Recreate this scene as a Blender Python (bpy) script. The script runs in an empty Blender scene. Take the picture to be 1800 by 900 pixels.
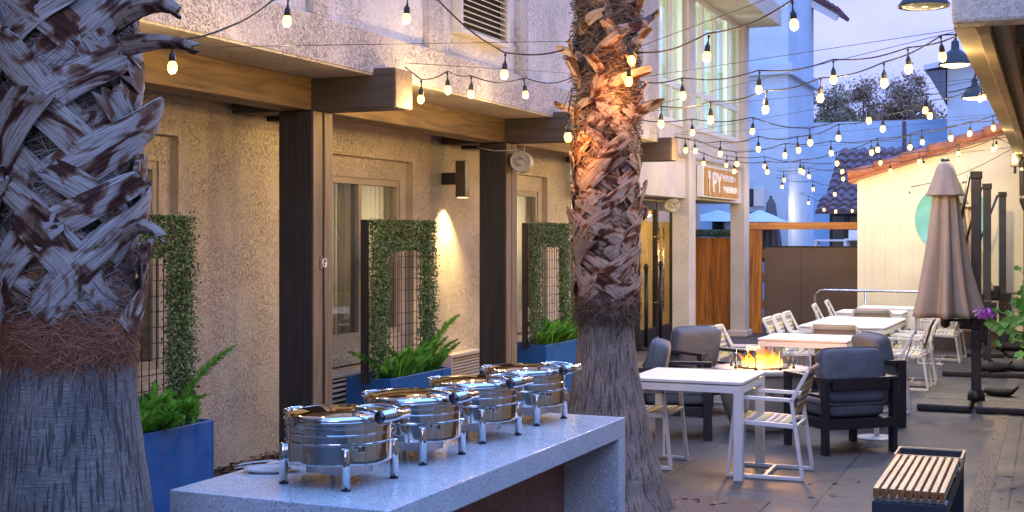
import bpy, math, random
from mathutils import Vector, Matrix
R = math.radians
random.seed(7)
sc = bpy.context.scene
COL = sc.collection

# ------------------------------------------------------------------ camera, world, exposure
YAW = R(22.45); H = 1.85
cd = bpy.data.cameras.new('camera'); cam = bpy.data.objects.new('camera', cd); COL.objects.link(cam)
cd.sensor_width = 36; cd.lens = 46; cd.shift_y = -39 / 1800; cd.clip_start = .05; cd.clip_end = 1500
cam.location = (0, 0, H); cam.rotation_euler = (R(90), 0, YAW)
sc.camera = cam
w = bpy.data.worlds.new("World"); sc.world = w; w.use_nodes = True
nt = w.node_tree; bgn = nt.nodes['Background']
sky = nt.nodes.new('ShaderNodeTexSky'); sky.sky_type = 'NISHITA'; sky.sun_disc = False
SUN_EL, SUN_ROT = R(9), R(160)
sky.sun_elevation = SUN_EL; sky.sun_rotation = SUN_ROT; sky.air_density = 1.2; sky.ozone_density = 4.0; sky.dust_density = .6
tc = nt.nodes.new('ShaderNodeTexCoord'); mp = nt.nodes.new('ShaderNodeMapping'); mp.inputs['Scale'].default_value = (1, 1, 3.2)
nz = nt.nodes.new('ShaderNodeTexNoise'); nz.inputs['Scale'].default_value = 3.0; nz.inputs['Detail'].default_value = 5
cr = nt.nodes.new('ShaderNodeValToRGB'); cr.color_ramp.elements[0].position = .42; cr.color_ramp.elements[1].position = .72
mxc = nt.nodes.new('ShaderNodeMix'); mxc.data_type = 'RGBA'
mxc.inputs[6].default_value = (.80, .88, 1.08, 1); mxc.inputs[7].default_value = (1.65, 1.28, 1.12, 1)
mul = nt.nodes.new('ShaderNodeMix'); mul.data_type = 'RGBA'; mul.blend_type = 'MULTIPLY'; mul.inputs[0].default_value = 1
L = nt.links.new
L(tc.outputs['Generated'], mp.inputs[0]); L(mp.outputs[0], nz.inputs[0]); L(nz.outputs[0], cr.inputs[0]); L(cr.outputs[0], mxc.inputs[0])
L(sky.outputs[0], mul.inputs[6]); L(mxc.outputs[2], mul.inputs[7])
mlv = nt.nodes.new('ShaderNodeMix'); mlv.data_type = 'RGBA'; mlv.inputs[0].default_value = .8
lvs = nt.nodes.new('ShaderNodeMix'); lvs.data_type = 'RGBA'; lvs.blend_type = 'MULTIPLY'; lvs.inputs[0].default_value = 1
sxy = nt.nodes.new('ShaderNodeSeparateXYZ'); grd = nt.nodes.new('ShaderNodeValToRGB'); e_ = grd.color_ramp.elements; e_.new(.35)
e_[0].position = 0; e_[0].color = (.138, .112, .24, 1); e_[1].position = .38; e_[1].color = (.088, .120, .33, 1); e_[2].position = .85; e_[2].color = (.22, .46, 1.0, 1)
gsc = nt.nodes.new('ShaderNodeMix'); gsc.data_type = 'RGBA'; gsc.blend_type = 'MULTIPLY'; gsc.inputs[0].default_value = 1; gsc.inputs[7].default_value = (12, 12, 12, 1)
L(tc.outputs['Generated'], sxy.inputs[0]); L(sxy.outputs[2], grd.inputs[0]); L(grd.outputs[0], gsc.inputs[6]); L(gsc.outputs[2], lvs.inputs[7])
L(mxc.outputs[2], lvs.inputs[6]); L(mul.outputs[2], mlv.inputs[6]); L(lvs.outputs[2], mlv.inputs[7]); L(mlv.outputs[2], bgn.inputs[0])
bgn.inputs[1].default_value = .15
sl = bpy.data.lights.new('sun', 'SUN'); so = bpy.data.objects.new('sun', sl); COL.objects.link(so)
sl.energy = .2; sl.angle = R(30); sl.color = (1, .93, .96)
_d = Vector((math.sin(SUN_ROT) * math.cos(SUN_EL), math.cos(SUN_ROT) * math.cos(SUN_EL), math.sin(SUN_EL)))
so.rotation_euler = _d.to_track_quat('Z', 'Y').to_euler()
vs = sc.view_settings; vs.view_transform = 'Standard'; vs.look = 'None'; vs.gamma = 1; vs.exposure = 1.32; vs.use_curve_mapping = False
sc.cycles.max_bounces = 8; sc.cycles.diffuse_bounces = 3; sc.cycles.glossy_bounces = 4; sc.cycles.transmission_bounces = 4; sc.cycles.transparent_max_bounces = 12
sc.cycles.use_light_tree = True; sc.cycles.sample_clamp_indirect = 4; sc.cycles.use_denoising = True
sc.cycles.caustics_reflective = False; sc.cycles.caustics_refractive = False

F = 2300.0; CY, SY = math.cos(YAW), math.sin(YAW)
def W(px, py, d):
    """world point of photo pixel (px,py) at depth d"""
    xc = (px - 900) / F * d
    return Vector((xc * CY - d * SY, xc * SY + d * CY, H - (py - 411) / F * d))

# ------------------------------------------------------------------ mesh helpers
class MB:
    def __init__(s): s.v = []; s.f = []; s.uv = None; s.sm = []
    def add(s, vs_, fs, smooth=False):
        n = len(s.v); s.v += [tuple(p) for p in vs_]; s.f += [tuple(i + n for i in f) for f in fs]; s.sm += [smooth] * len(fs)
    def box(s, x0, x1, y0, y1, z0, z1, M=None):
        vs_ = [Vector(p) for p in ((x0,y0,z0),(x1,y0,z0),(x1,y1,z0),(x0,y1,z0),(x0,y0,z1),(x1,y0,z1),(x1,y1,z1),(x0,y1,z1))]
        if M is not None: vs_ = [M @ p for p in vs_]
        s.add(vs_, [(0,3,2,1),(4,5,6,7),(0,1,5,4),(1,2,6,5),(2,3,7,6),(3,0,4,7)])
        return s
    def bar(s, a, b, wx, wz, up=(0,0,1)):
        a, b = Vector(a), Vector(b); d = (b - a); L_ = d.length; d.normalize()
        u = Vector(up); x = d.cross(u)
        if x.length < 1e-4: x = Vector((1,0,0))
        x.normalize(); z = x.cross(d)
        vs_ = [p + x * i * wx / 2 + z * j * wz / 2 for p in (a, b) for i, j in ((-1,-1),(1,-1),(1,1),(-1,1))]
        s.add(vs_, [(3,2,1,0),(4,5,6,7),(0,1,5,4),(1,2,6,5),(2,3,7,6),(3,0,4,7)])
        return s
    def tube(s, pts, r, n=8, cap=True):
        pts = [Vector(p) for p in pts]; vs_ = []; fs = []
        rr = r if isinstance(r, (list, tuple)) else [r] * len(pts)
        t = (pts[1] - pts[0]).normalized(); x = t.orthogonal().normalized()
        for i, p in enumerate(pts):
            t2 = (pts[min(i+1, len(pts)-1)] - pts[max(i-1, 0)]).normalized()
            x = (x - t2 * x.dot(t2)).normalized(); y = t2.cross(x)
            for k in range(n):
                a = 2 * math.pi * k / n
                vs_.append(p + (x * math.cos(a) + y * math.sin(a)) * rr[i])
        for i in range(len(pts) - 1):
            for k in range(n):
                k2 = (k + 1) % n
                fs.append((i*n+k, i*n+k2, (i+1)*n+k2, (i+1)*n+k))
        if cap:
            fs.append(tuple(range(n-1, -1, -1))); m = (len(pts)-1)*n; fs.append(tuple(range(m, m+n)))
        s.add(vs_, fs, True); return s
    def lathe(s, prof, n=32, c=(0,0,0), f=None, cap=False, uv=False):
        c = Vector(c); vs_ = []; fs = []
        for i, (r, z) in enumerate(prof):
            for k in range(n):
                a = 2 * math.pi * k / n
                q = r * (f(a, z) if f else 1)
                vs_.append(c + Vector((q * math.cos(a), q * math.sin(a), z)))
        for i in range(len(prof) - 1):
            for k in range(n):
                k2 = (k + 1) % n
                fs.append((i*n+k, i*n+k2, (i+1)*n+k2, (i+1)*n+k))
        if cap:
            fs.append(tuple(range(n-1, -1, -1))); m = (len(prof)-1)*n; fs.append(tuple(range(m, m+n)))
        s.add(vs_, fs, True); return s
    def obj(s, name, m, parent=None, bevel=0, loc=None, seg=2, subd=0, smooth=None):
        me = bpy.data.meshes.new(name); me.from_pydata(s.v, [], s.f)
        me.polygons.foreach_set('use_smooth', [bool(x) if smooth is None else smooth for x in s.sm])
        if s.uv is not None:
            ul = me.uv_layers.new(name='UVMap')
            li = [0] * len(me.loops); me.loops.foreach_get('vertex_index', li)
            fl = []
            for i in li: fl += s.uv[i]
            ul.data.foreach_set('uv', fl)
        me.materials.append(m); me.update()
        o = bpy.data.objects.new(name, me); COL.objects.link(o)
        if parent: o.parent = parent
        if loc is not None: o.location = loc
        if bevel:
            b = o.modifiers.new('bevel', 'BEVEL'); b.width = bevel; b.segments = seg; b.limit_method = 'ANGLE'; b.angle_limit = R(40)
        if subd:
            b = o.modifiers.new('sub', 'SUBSURF'); b.levels = subd; b.render_levels = subd
        return o

def tag(o, label=None, cat=None, group=None, kind=None):
    if label: o['label'] = label
    if cat: o['category'] = cat
    if group: o['group'] = group
    if kind: o['kind'] = kind
    return o
def thing(name, label, cat, loc=(0,0,0), rz=0, group=None):
    o = bpy.data.objects.new(name, None); COL.objects.link(o); o.empty_display_size = .1
    o.location = loc; o.rotation_euler = (0, 0, rz)
    return tag(o, label, cat, group)
def dup(root, label, loc, rz, group=None):
    def cp(o, par):
        c = o.copy(); COL.objects.link(c)
        if par: c.parent = par
        for ch in list(o.children): cp(ch, c)
        return c
    r = cp(root, None); r.location = loc; r.rotation_euler = (0, 0, rz); r['label'] = label
    if group: r['group'] = group
    return r

# ------------------------------------------------------------------ materials
def nm(name):
    m = bpy.data.materials.new(name); m.use_nodes = True
    t = m.node_tree; return m, t, t.nodes['Principled BSDF'], t.links.new
def N(t, k, **kw):
    n = t.nodes.new(k)
    for a, b in kw.items():
        if a in n.inputs: n.inputs[a].default_value = b
        else: setattr(n, a, b)
    return n
def sc3(c, k): return (min(c[0]*k, 1), min(c[1]*k, 1), min(c[2]*k, 1), 1)
def ramp(t, stops):
    r = t.nodes.new('ShaderNodeValToRGB'); e = r.color_ramp.elements
    while len(e) < len(stops): e.new(.5)
    for q, (p, c) in zip(e, stops):
        q.position = p; q.color = c if len(c) == 4 else (*c, 1)
    return r
def coords(t, scale=(1,1,1), kind='Object'):
    c = t.nodes.new('ShaderNodeTexCoord'); m = t.nodes.new('ShaderNodeMapping'); m.inputs['Scale'].default_value = scale
    t.links.new(c.outputs[kind], m.inputs[0]); return m.outputs[0]
def bump(t, P, h, strength, dist=.01):
    b = t.nodes.new('ShaderNodeBump'); b.inputs['Strength'].default_value = strength; b.inputs['Distance'].default_value = dist
    t.links.new(h, b.inputs['Height']); t.links.new(b.outputs[0], P.inputs['Normal']); return b
def mat(name, base, rough=.6, metal=0, var=.15, vs=6, bs=0, bd=.004, bscale=60, stretch=(1,1,1), spec=.5, rvar=.08):
    m, t, P, l = nm(name)
    P.inputs['Metallic'].default_value = metal; P.inputs['Specular IOR Level'].default_value = spec
    co = coords(t, stretch)
    n = N(t, 'ShaderNodeTexNoise', Scale=vs, Detail=6.0); l(co, n.inputs['Vector'])
    r = ramp(t, [(.3, sc3(base, 1-var)), (.7, sc3(base, 1+var))]); l(n.outputs[0], r.inputs[0]); l(r.outputs[0], P.inputs['Base Color'])
    mr = N(t, 'ShaderNodeMapRange'); mr.inputs[1].default_value = .3; mr.inputs[2].default_value = .7
    mr.inputs[3].default_value = max(rough-rvar, .02); mr.inputs[4].default_value = min(rough+rvar, 1)
    n3 = N(t, 'ShaderNodeTexNoise', Scale=vs*2.3, Detail=4.0); l(co, n3.inputs['Vector']); l(n3.outputs[0], mr.inputs[0]); l(mr.outputs[0], P.inputs['Roughness'])
    if bs:
        n2 = N(t, 'ShaderNodeTexNoise', Scale=bscale, Detail=8.0); l(co, n2.inputs['Vector']); bump(t, P, n2.outputs[0], bs, bd)
    return m

def stucco(name, base, strength=1.0, stain=.17):
    m, t, P, l = nm(name); P.inputs['Roughness'].default_value = .9; P.inputs['Specular IOR Level'].default_value = .2
    co = coords(t)
    n1 = N(t, 'ShaderNodeTexNoise', Scale=40.0, Detail=6.0, Distortion=1.5); l(co, n1.inputs['Vector'])
    pit = ramp(t, [(.0, (1,1,1)), (.36, (1,1,1)), (.43, (0,0,0)), (.47, (.85,.85,.85)), (1, (1,1,1))]); l(n1.outputs[0], pit.inputs[0])
    nv = N(t, 'ShaderNodeTexNoise', Scale=3.0, Detail=3.0); l(co, nv.inputs['Vector'])
    gate = ramp(t, [(.32, (.15,.15,.15)), (.62, (1,1,1))]); l(nv.outputs[0], gate.inputs[0])
    n2 = N(t, 'ShaderNodeTexNoise', Scale=55.0, Detail=6.0); l(co, n2.inputs['Vector'])
    mx = N(t, 'ShaderNodeMix', data_type='FLOAT'); l(gate.outputs[0], mx.inputs[0]); mx.inputs[2].default_value = 1; l(pit.outputs[0], mx.inputs[3])
    a1 = N(t, 'ShaderNodeMath', operation='MULTIPLY_ADD'); l(n2.outputs[0], a1.inputs[0]); a1.inputs[1].default_value = .22; l(mx.outputs[0], a1.inputs[2])
    a2 = N(t, 'ShaderNodeMath', operation='MULTIPLY_ADD'); l(n1.outputs[0], a2.inputs[0]); a2.inputs[1].default_value = .8; l(a1.outputs[0], a2.inputs[2])
    bump(t, P, a2.outputs[0], strength, .012)
    n3 = N(t, 'ShaderNodeTexNoise', Scale=1.3, Detail=7.0); l(coords(t, (1,1,.45)), n3.inputs['Vector'])
    r = ramp(t, [(.3, sc3(base, 1-stain)), (.7, sc3(base, 1+stain))]); l(n3.outputs[0], r.inputs[0])
    m2 = N(t, 'ShaderNodeMix', data_type='RGBA', blend_type='MULTIPLY'); m2.inputs[0].default_value = .32
    l(r.outputs[0], m2.inputs[6]); l(mx.outputs[0], m2.inputs[7]); l(m2.outputs[2], P.inputs['Base Color'])
    return m
def wood(name, base, axis=1, dark=.5, scale=1.0, rough=.7, bs=.6):
    m, t, P, l = nm(name); st = [14*scale]*3; st[axis] = 1.1*scale
    co = coords(t, tuple(st)); P.inputs['Roughness'].default_value = rough
    n = N(t, 'ShaderNodeTexNoise', Scale=1.0, Detail=8.0, Distortion=1.4); l(co, n.inputs['Vector'])
    r = ramp(t, [(.28, sc3(base, dark)), (.5, sc3(base, .95)), (.72, sc3(base, 1.3))]); l(n.outputs[0], r.inputs[0])
    l(r.outputs[0], P.inputs['Base Color'])
    st2 = [60*scale]*3; st2[axis] = 2*scale
    n2 = N(t, 'ShaderNodeTexNoise', Scale=1.0, Detail=5.0); l(coords(t, tuple(st2)), n2.inputs['Vector'])
    a = N(t, 'ShaderNodeMath', operation='ADD'); l(n.outputs[0], a.inputs[0]); l(n2.outputs[0], a.inputs[1])
    bump(t, P, a.outputs[0], bs, .006); return m
def emis(name, col, s):
    m, t, P, l = nm(name); P.inputs['Base Color'].default_value = (*col, 1)
    P.inputs['Emission Color'].default_value = (*col, 1); P.inputs['Emission Strength'].default_value = s
    m.cycles.emission_sampling = 'NONE'; return m
def glass(name, tint=(.9,.95,.95), refl=1.0, rough=.01, opacity=0.0):
    m = bpy.data.materials.new(name); m.use_nodes = True; t = m.node_tree; l = t.links.new
    t.nodes.remove(t.nodes['Principled BSDF']); out = t.nodes['Material Output']
    tr = N(t, 'ShaderNodeBsdfTransparent'); tr.inputs[0].default_value = (*tint, 1)
    gl = N(t, 'ShaderNodeBsdfGlossy', Roughness=rough)
    fr = N(t, 'ShaderNodeFresnel', IOR=1.5)
    nz_ = N(t, 'ShaderNodeTexNoise', Scale=1.2); b = N(t, 'ShaderNodeBump', Strength=.12, Distance=.01)
    l(coords(t), nz_.inputs['Vector']); l(nz_.outputs[0], b.inputs['Height']); l(b.outputs[0], gl.inputs['Normal'])
    ma = N(t, 'ShaderNodeMath', operation='MULTIPLY_ADD'); l(fr.outputs[0], ma.inputs[0]); ma.inputs[1].default_value = refl; ma.inputs[2].default_value = opacity; ma.use_clamp = True
    ge = t.nodes.new('ShaderNodeNewGeometry'); bf = N(t, 'ShaderNodeMath', operation='SUBTRACT'); bf.inputs[0].default_value = 1; l(ge.outputs['Backfacing'], bf.inputs[1])
    mb = N(t, 'ShaderNodeMath', operation='MULTIPLY'); l(ma.outputs[0], mb.inputs[0]); l(bf.outputs[0], mb.inputs[1]); ma = mb
    mx = N(t, 'ShaderNodeMixShader'); l(ma.outputs[0], mx.inputs[0]); l(tr.outputs[0], mx.inputs[1]); l(gl.outputs[0], mx.inputs[2]); l(mx.outputs[0], out.inputs[0])
    return m
def leafmat(name, c1, c2, rough=.5):
    m, t, P, l = nm(name); P.inputs['Roughness'].default_value = rough
    g = t.nodes.new('ShaderNodeNewGeometry'); r = ramp(t, [(0, c1), (1, c2)]); l(g.outputs['Random Per Island'], r.inputs[0]); l(r.outputs[0], P.inputs['Base Color'])
    P.inputs['Subsurface Weight'].default_value = 0; return m

M_stucco_warm = stucco('stucco_beige', (.62, .535, .405), .8)
M_stucco_up = stucco('stucco_upper', (.50, .44, .40))
M_stucco_lite = stucco('stucco_panel', (.60, .56, .54), .8)
M_stucco_wing = stucco('stucco_wing', (.60, .55, .48), .6, .06)
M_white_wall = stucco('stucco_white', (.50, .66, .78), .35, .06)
M_cream = mat('cream_siding', (.82, .77, .57), .75, var=.06, vs=2, bs=.2)
M_beam = wood('painted_beam', (.19, .12, .05), 1, .42)
M_xbeam = wood('dark_crossbeam', (.062, .045, .034), 0, .6)
M_beam_end = mat('cut_end_grain', (.17, .115, .07), .8, var=.3, vs=30, bs=.4)
M_post = wood('shaded_post', (.030, .024, .022), 2, .65)  # post timber with the shade of its near face put into the colour
M_post_lit = wood('lit_post_face', (.165, .125, .08), 2, .6)  # lighter copy of the post timber, light on the alley face painted in
M_redwood = wood('orange_fence_wood', (.55, .20, .03), 2, .45)
M_redwood_x = wood('orange_beam_wood', (.58, .25, .06), 0, .55)
M_gate = mat('brown_gate', (.14, .095, .065), .55, var=.1, vs=2)
M_dark = mat('black_metal', (.018, .018, .022), .4, var=.2, bs=0)
M_frame_b = mat('window_frame_tan', (.40, .34, .25), .5, var=.06)
M_frame_w = mat('window_frame_white', (.66, .66, .60), .5, var=.05)
M_curtain = mat('curtain', (.62, .60, .50), .9, var=.06, vs=2, bs=.3, stretch=(1, 8, .3))
def _tl(m):
    t = m.node_tree; l = t.links.new; P = t.nodes['Principled BSDF']; tr = N(t, 'ShaderNodeBsdfTranslucent'); tr.inputs[0].default_value = (.6, .52, .36, 1)
    mx = N(t, 'ShaderNodeMixShader'); mx.inputs[0].default_value = .45; l(P.outputs[0], mx.inputs[1]); l(tr.outputs[0], mx.inputs[2]); l(mx.outputs[0], t.nodes['Material Output'].inputs[0])
_tl(M_curtain)
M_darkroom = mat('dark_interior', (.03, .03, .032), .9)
M_vent = mat('beige_vent', (.50, .46, .40), .5, var=.06)
M_glass = glass('window_glass', (.82, .84, .86), 1.0, .01, .03)
M_glass_up = glass('upper_glass', (.86, .92, .91), 1.3, .01, .10)
M_glass_c = glass('clear_glass', (.93, .96, .96), .5)
M_planter = mat('blue_planter', (.003, .088, .30), .42, var=.13, vs=4, bs=.08, rvar=.18)
M_hedge = leafmat('hedge_leaves', (.02, .05, .012, 1), (.15, .23, .06, 1))
M_fern = leafmat('fern_leaves', (.06, .24, .012, 1), (.20, .52, .05, 1))
M_green = leafmat('geranium_leaves', (.05, .20, .02, 1), (.16, .42, .07, 1))
M_chair = mat('white_powder_coat', (.72, .74, .76), .35, var=.04)
M_tabletop = mat('white_table', (.74, .74, .77), .4, var=.04, vs=3, bs=.04)
M_black = mat('charcoal_frame', (.014, .016, .028), .42, var=.15)
M_cushion = mat('blue_grey_cushion', (.075, .10, .145), .92, var=.12, vs=4, bs=.55, bscale=9, bd=.03)
M_umb = mat('taupe_canvas', (.35, .31, .27), .85, var=.08, vs=3, bs=.2, bscale=200)
M_umb_lit = mat('lamplit_canvas', (.44, .36, .24), .85, var=.08, vs=3, bs=.2, bscale=200)  # umbrella canvas again, yellow lamplight mixed into its colour
M_umbg = mat('grey_canvas', (.10, .11, .14), .85, var=.1)
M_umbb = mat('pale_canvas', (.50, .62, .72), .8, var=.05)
M_chrome = mat('polished_steel', (.66, .66, .66), .05, 1.0, var=.03, rvar=.03)
M_brass = mat('door_pull_steel', (.75, .66, .48), .25, 1.0)
M_steel = mat('satin_steel', (.55, .55, .57), .3, 1.0, var=.04)
M_chlid = glass('lid_glass', (.55, .57, .6), 1.6, .02, .40)
M_pit = mat('concrete_pit', (.23, .24, .25), .8, var=.12, vs=5, bs=.3)
M_bag = mat('black_sandbag', (.022, .021, .022), .75, var=.3, bs=.5, bscale=30)
M_cable = mat('black_cable', (.012, .012, .012), .6)
M_wood_slat = wood('ipe_slat', (.60, .41, .22), 1, .7, 1.6, .35, .2)
M_slat_end = mat('slat_end', (.34, .11, .025), .6, var=.25, vs=40)
M_cab = wood('walnut_panel', (.28, .12, .085), 0, .6, 1.5, .5)
M_bulb = emis('lit_bulb', (1, .54, .13), 1.75)
M_bulb2 = emis('amber_bulb', (1, .42, .10), 2.4)
M_lampglow = emis('lamp_glow', (1, .70, .24), 4)
M_lampdim = mat('unlit_lamp_lens', (.35, .40, .33), .2)
M_roof_dark = mat('plum_roof_tile', (.115, .062, .075), .6, var=.3, vs=9, bs=.3)
M_roof_red = mat('terracotta_tile', (.34, .13, .08), .65, var=.3, vs=5, bs=.3)
M_bark = leafmat('bark_chips', (.05, .028, .018, 1), (.20, .11, .075, 1), .9)
M_leafdry = leafmat('dry_leaves', (.14, .08, .04, 1), (.34, .21, .12, 1), .8)
M_basew = mat('base_black', (.03,.03,.034), .5, var=.2, bs=.2)
M_teal = mat('teal_paint', (.22, .62, .56), .6, var=.25, vs=2)
M_purple = leafmat('purple_petals', (.30, .05, .45, 1), (.62, .22, .72, 1))
M_white = mat('white_letter', (.85, .82, .72), .4)
M_soffit = mat('soffit_paint', (.30, .25, .16), .8, var=.12, vs=4, bs=.3)
M_drain = None

def mk_ground():
    m, t, P, l = nm('paved_concrete'); P.inputs['Specular IOR Level'].default_value = .35
    co = coords(t)
    n1 = N(t, 'ShaderNodeTexNoise', Scale=.9, Detail=8.0, Distortion=.6); l(co, n1.inputs['Vector'])
    r1 = ramp(t, [(.25, (.055,.056,.062)), (.5, (.098,.096,.099)), (.75, (.15,.142,.135))]); l(n1.outputs[0], r1.inputs[0])
    n2 = N(t, 'ShaderNodeTexNoise', Scale=12.0, Detail=9.0); l(co, n2.inputs['Vector'])
    r2 = ramp(t, [(.3, (.72,.72,.72)), (.7, (1.0,1.0,1.0))]); l(n2.outputs[0], r2.inputs[0])
    m1 = N(t, 'ShaderNodeMix', data_type='RGBA', blend_type='MULTIPLY'); m1.inputs[0].default_value = 1; l(r1.outputs[0], m1.inputs[6]); l(r2.outputs[0], m1.inputs[7])
    bt = N(t, 'ShaderNodeTexBrick'); bt.offset = 0; bt.squash = 1
    bt.inputs['Scale'].default_value = 1; bt.inputs['Mortar Size'].default_value = .006; bt.inputs['Brick Width'].default_value = 1.22; bt.inputs['Row Height'].default_value = 1.22
    bt.inputs['Color1'].default_value = (1,1,1,1); bt.inputs['Color2'].default_value = (.86,.86,.88,1); bt.inputs['Mortar'].default_value = (.28,.25,.22,1); bt.inputs['Mortar Smooth'].default_value = .2
    nd = N(t, 'ShaderNodeTexNoise', Scale=6.0); l(co, nd.inputs['Vector'])
    va = N(t, 'ShaderNodeVectorMath', operation='MULTIPLY_ADD'); l(nd.outputs['Color'], va.inputs[0]); va.inputs[1].default_value = (.012,.012,0); l(co, va.inputs[2])
    mp_ = t.nodes.new('ShaderNodeMapping'); mp_.inputs['Location'].default_value = (.27, .35, 0); l(va.outputs[0], mp_.inputs[0]); l(mp_.outputs[0], bt.inputs['Vector'])
    m2 = N(t, 'ShaderNodeMix', data_type='RGBA', blend_type='MULTIPLY'); m2.inputs[0].default_value = 1; l(m1.outputs[2], m2.inputs[6]); l(bt.outputs[0], m2.inputs[7]); l(m2.outputs[2], P.inputs['Base Color'])
    rr = ramp(t, [(.35, (.42,)*3), (.65, (.75,)*3)]); l(n1.outputs[0], rr.inputs[0]); l(rr.outputs[0], P.inputs['Roughness'])
    a = N(t, 'ShaderNodeMath', operation='MULTIPLY_ADD'); l(n2.outputs[0], a.inputs[0]); a.inputs[1].default_value = .25; l(bt.outputs['Fac'], a.inputs[2])
    b = bump(t, P, a.outputs[0], .5, -.006); b.invert = True; b.inputs['Distance'].default_value = .006
    return m
M_ground = mk_ground()
def mk_terrazzo():
    m, t, P, l = nm('speckled_quartz'); P.inputs['Roughness'].default_value = .16
    co = coords(t); base = None
    def specks(scale, thr, keep):
        v = N(t, 'ShaderNodeTexVoronoi', Scale=scale); l(co, v.inputs['Vector'])
        lt = N(t, 'ShaderNodeMath', operation='LESS_THAN'); l(v.outputs['Distance'], lt.inputs[0]); lt.inputs[1].default_value = thr
        sx = N(t, 'ShaderNodeSeparateColor'); l(v.outputs['Color'], sx.inputs[0])
        l2 = N(t, 'ShaderNodeMath', operation='LESS_THAN'); l(sx.outputs[0], l2.inputs[0]); l2.inputs[1].default_value = keep
        mm = N(t, 'ShaderNodeMath', operation='MULTIPLY'); l(lt.outputs[0], mm.inputs[0]); l(l2.outputs[0], mm.inputs[1]); return mm.outputs[0]
    s1 = specks(105, .28, .30); s2 = specks(210, .34, .35); s3 = specks(60, .4, .12)
    n1 = N(t, 'ShaderNodeTexNoise', Scale=8.0); l(co, n1.inputs['Vector'])
    r = ramp(t, [(.3, (.56,.58,.60)), (.7, (.64,.65,.66))]); l(n1.outputs[0], r.inputs[0]); cur = r.outputs[0]
    for s_, c in ((s3, (.80,.80,.80,1)), (s1, (.07,.08,.10,1)), (s2, (.12,.12,.14,1))):
        mx = N(t, 'ShaderNodeMix', data_type='RGBA'); l(s_, mx.inputs[0]); l(cur, mx.inputs[6]); mx.inputs[7].default_value = c; cur = mx.outputs[2]
    l(cur, P.inputs['Base Color']); return m
M_quartz = mk_terrazzo()
def mk_trunk():
    m, t, P, l = nm('palm_trunk_bark'); P.inputs['Roughness'].default_value = .92; P.inputs['Specular IOR Level'].default_value = .2
    uv = coords(t, (1,1,1), 'UV')
    mp1 = t.nodes.new('ShaderNodeMapping'); mp1.inputs['Scale'].default_value = (62, 8, 1); l(uv, mp1.inputs[0])
    n1 = N(t, 'ShaderNodeTexNoise', Scale=1.0, Detail=7.0, Distortion=1.0); l(mp1.outputs[0], n1.inputs['Vector'])
    mp2 = t.nodes.new('ShaderNodeMapping'); mp2.inputs['Scale'].default_value = (5, 125, 1); l(uv, mp2.inputs[0])
    n2 = N(t, 'ShaderNodeTexNoise', Scale=1.0, Detail=6.0, Distortion=2.2); l(mp2.outputs[0], n2.inputs['Vector'])
    c1 = ramp(t, [(.37, (.05,.05,.05)), (.50, (1,1,1))]); l(n1.outputs[0], c1.inputs[0])
    c2 = ramp(t, [(.36, (0,0,0)), (.6, (1,1,1))]); l(n2.outputs[0], c2.inputs[0])
    mu = N(t, 'ShaderNodeMath', operation='MINIMUM'); l(c1.outputs[0], mu.inputs[0]); ad = N(t, 'ShaderNodeMath', operation='MULTIPLY_ADD'); l(c2.outputs[0], ad.inputs[0]); ad.inputs[1].default_value = .35; ad.inputs[2].default_value = .65; l(ad.outputs[0], mu.inputs[1])
    n3 = N(t, 'ShaderNodeTexNoise', Scale=5.0, Detail=5.0); l(uv, n3.inputs['Vector'])
    r = ramp(t, [(.3, (.20,.17,.155)), (.55, (.29,.25,.22)), (.75, (.37,.295,.24))]); l(n3.outputs[0], r.inputs[0])
    mx = N(t, 'ShaderNodeMix', data_type='RGBA', blend_type='MULTIPLY'); mx.inputs[0].default_value = .72; l(r.outputs[0], mx.inputs[6]); l(mu.outputs[0], mx.inputs[7]); l(mx.outputs[2], P.inputs['Base Color'])
    bump(t, P, mu.outputs[0], .9, .008); return m
M_trunk = mk_trunk()
def mk_boot(name, pale, mid, dark, bias=.0):
    m, t, P, l = nm(name); P.inputs['Roughness'].default_value = .7; P.inputs['Specular IOR Level'].default_value = .25
    uv = coords(t, (1,1,1), 'UV'); g = t.nodes.new('ShaderNodeNewGeometry')
    off = N(t, 'ShaderNodeVectorMath', operation='MULTIPLY_ADD'); l(g.outputs['Random Per Island'], off.inputs[0]); off.inputs[1].default_value = (37, 91, 13); l(uv, off.inputs[2])
    def nn(s, d, dist=0):
        mp_ = t.nodes.new('ShaderNodeMapping'); mp_.inputs['Scale'].default_value = s; l(off.outputs[0], mp_.inputs[0])
        n = N(t, 'ShaderNodeTexNoise', Scale=1.0, Detail=d, Distortion=dist); l(mp_.outputs[0], n.inputs['Vector']); return n.outputs[0]
    grain = nn((150, 9, 1), 7.0, .3); blot = nn((13, 7, 1), 9.0, 1.1)
    r = ramp(t, [(.40-bias, dark), (.455-bias, mid), (.50-bias, pale), (.75, sc3(pale, 1.2))]); l(blot, r.inputs[0])
    g2 = ramp(t, [(.36, (.30,.24,.22)), (.46, (.85,.82,.80)), (.6, (1,1,1))]); l(grain, g2.inputs[0])
    mx = N(t, 'ShaderNodeMix', data_type='RGBA', blend_type='MULTIPLY'); mx.inputs[0].default_value = .75; l(r.outputs[0], mx.inputs[6]); l(g2.outputs[0], mx.inputs[7]); l(mx.outputs[2], P.inputs['Base Color'])
    ad = N(t, 'ShaderNodeMath', operation='ADD'); l(grain, ad.inputs[0]); l(blot, ad.inputs[1]); bump(t, P, ad.outputs[0], .9, .009); return m
M_boot = mk_boot('weathered_leaf_base', (.46,.39,.34), (.28,.15,.095), (.085,.028,.016), -.01)
M_boot2 = mk_boot('brown_leaf_base', (.36,.28,.235), (.22,.10,.055), (.06,.02,.013), .0)
M_fibre2 = leafmat('brown_palm_fibre', (.03, .018, .012, 1), (.17, .12, .09, 1), .9)
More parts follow.
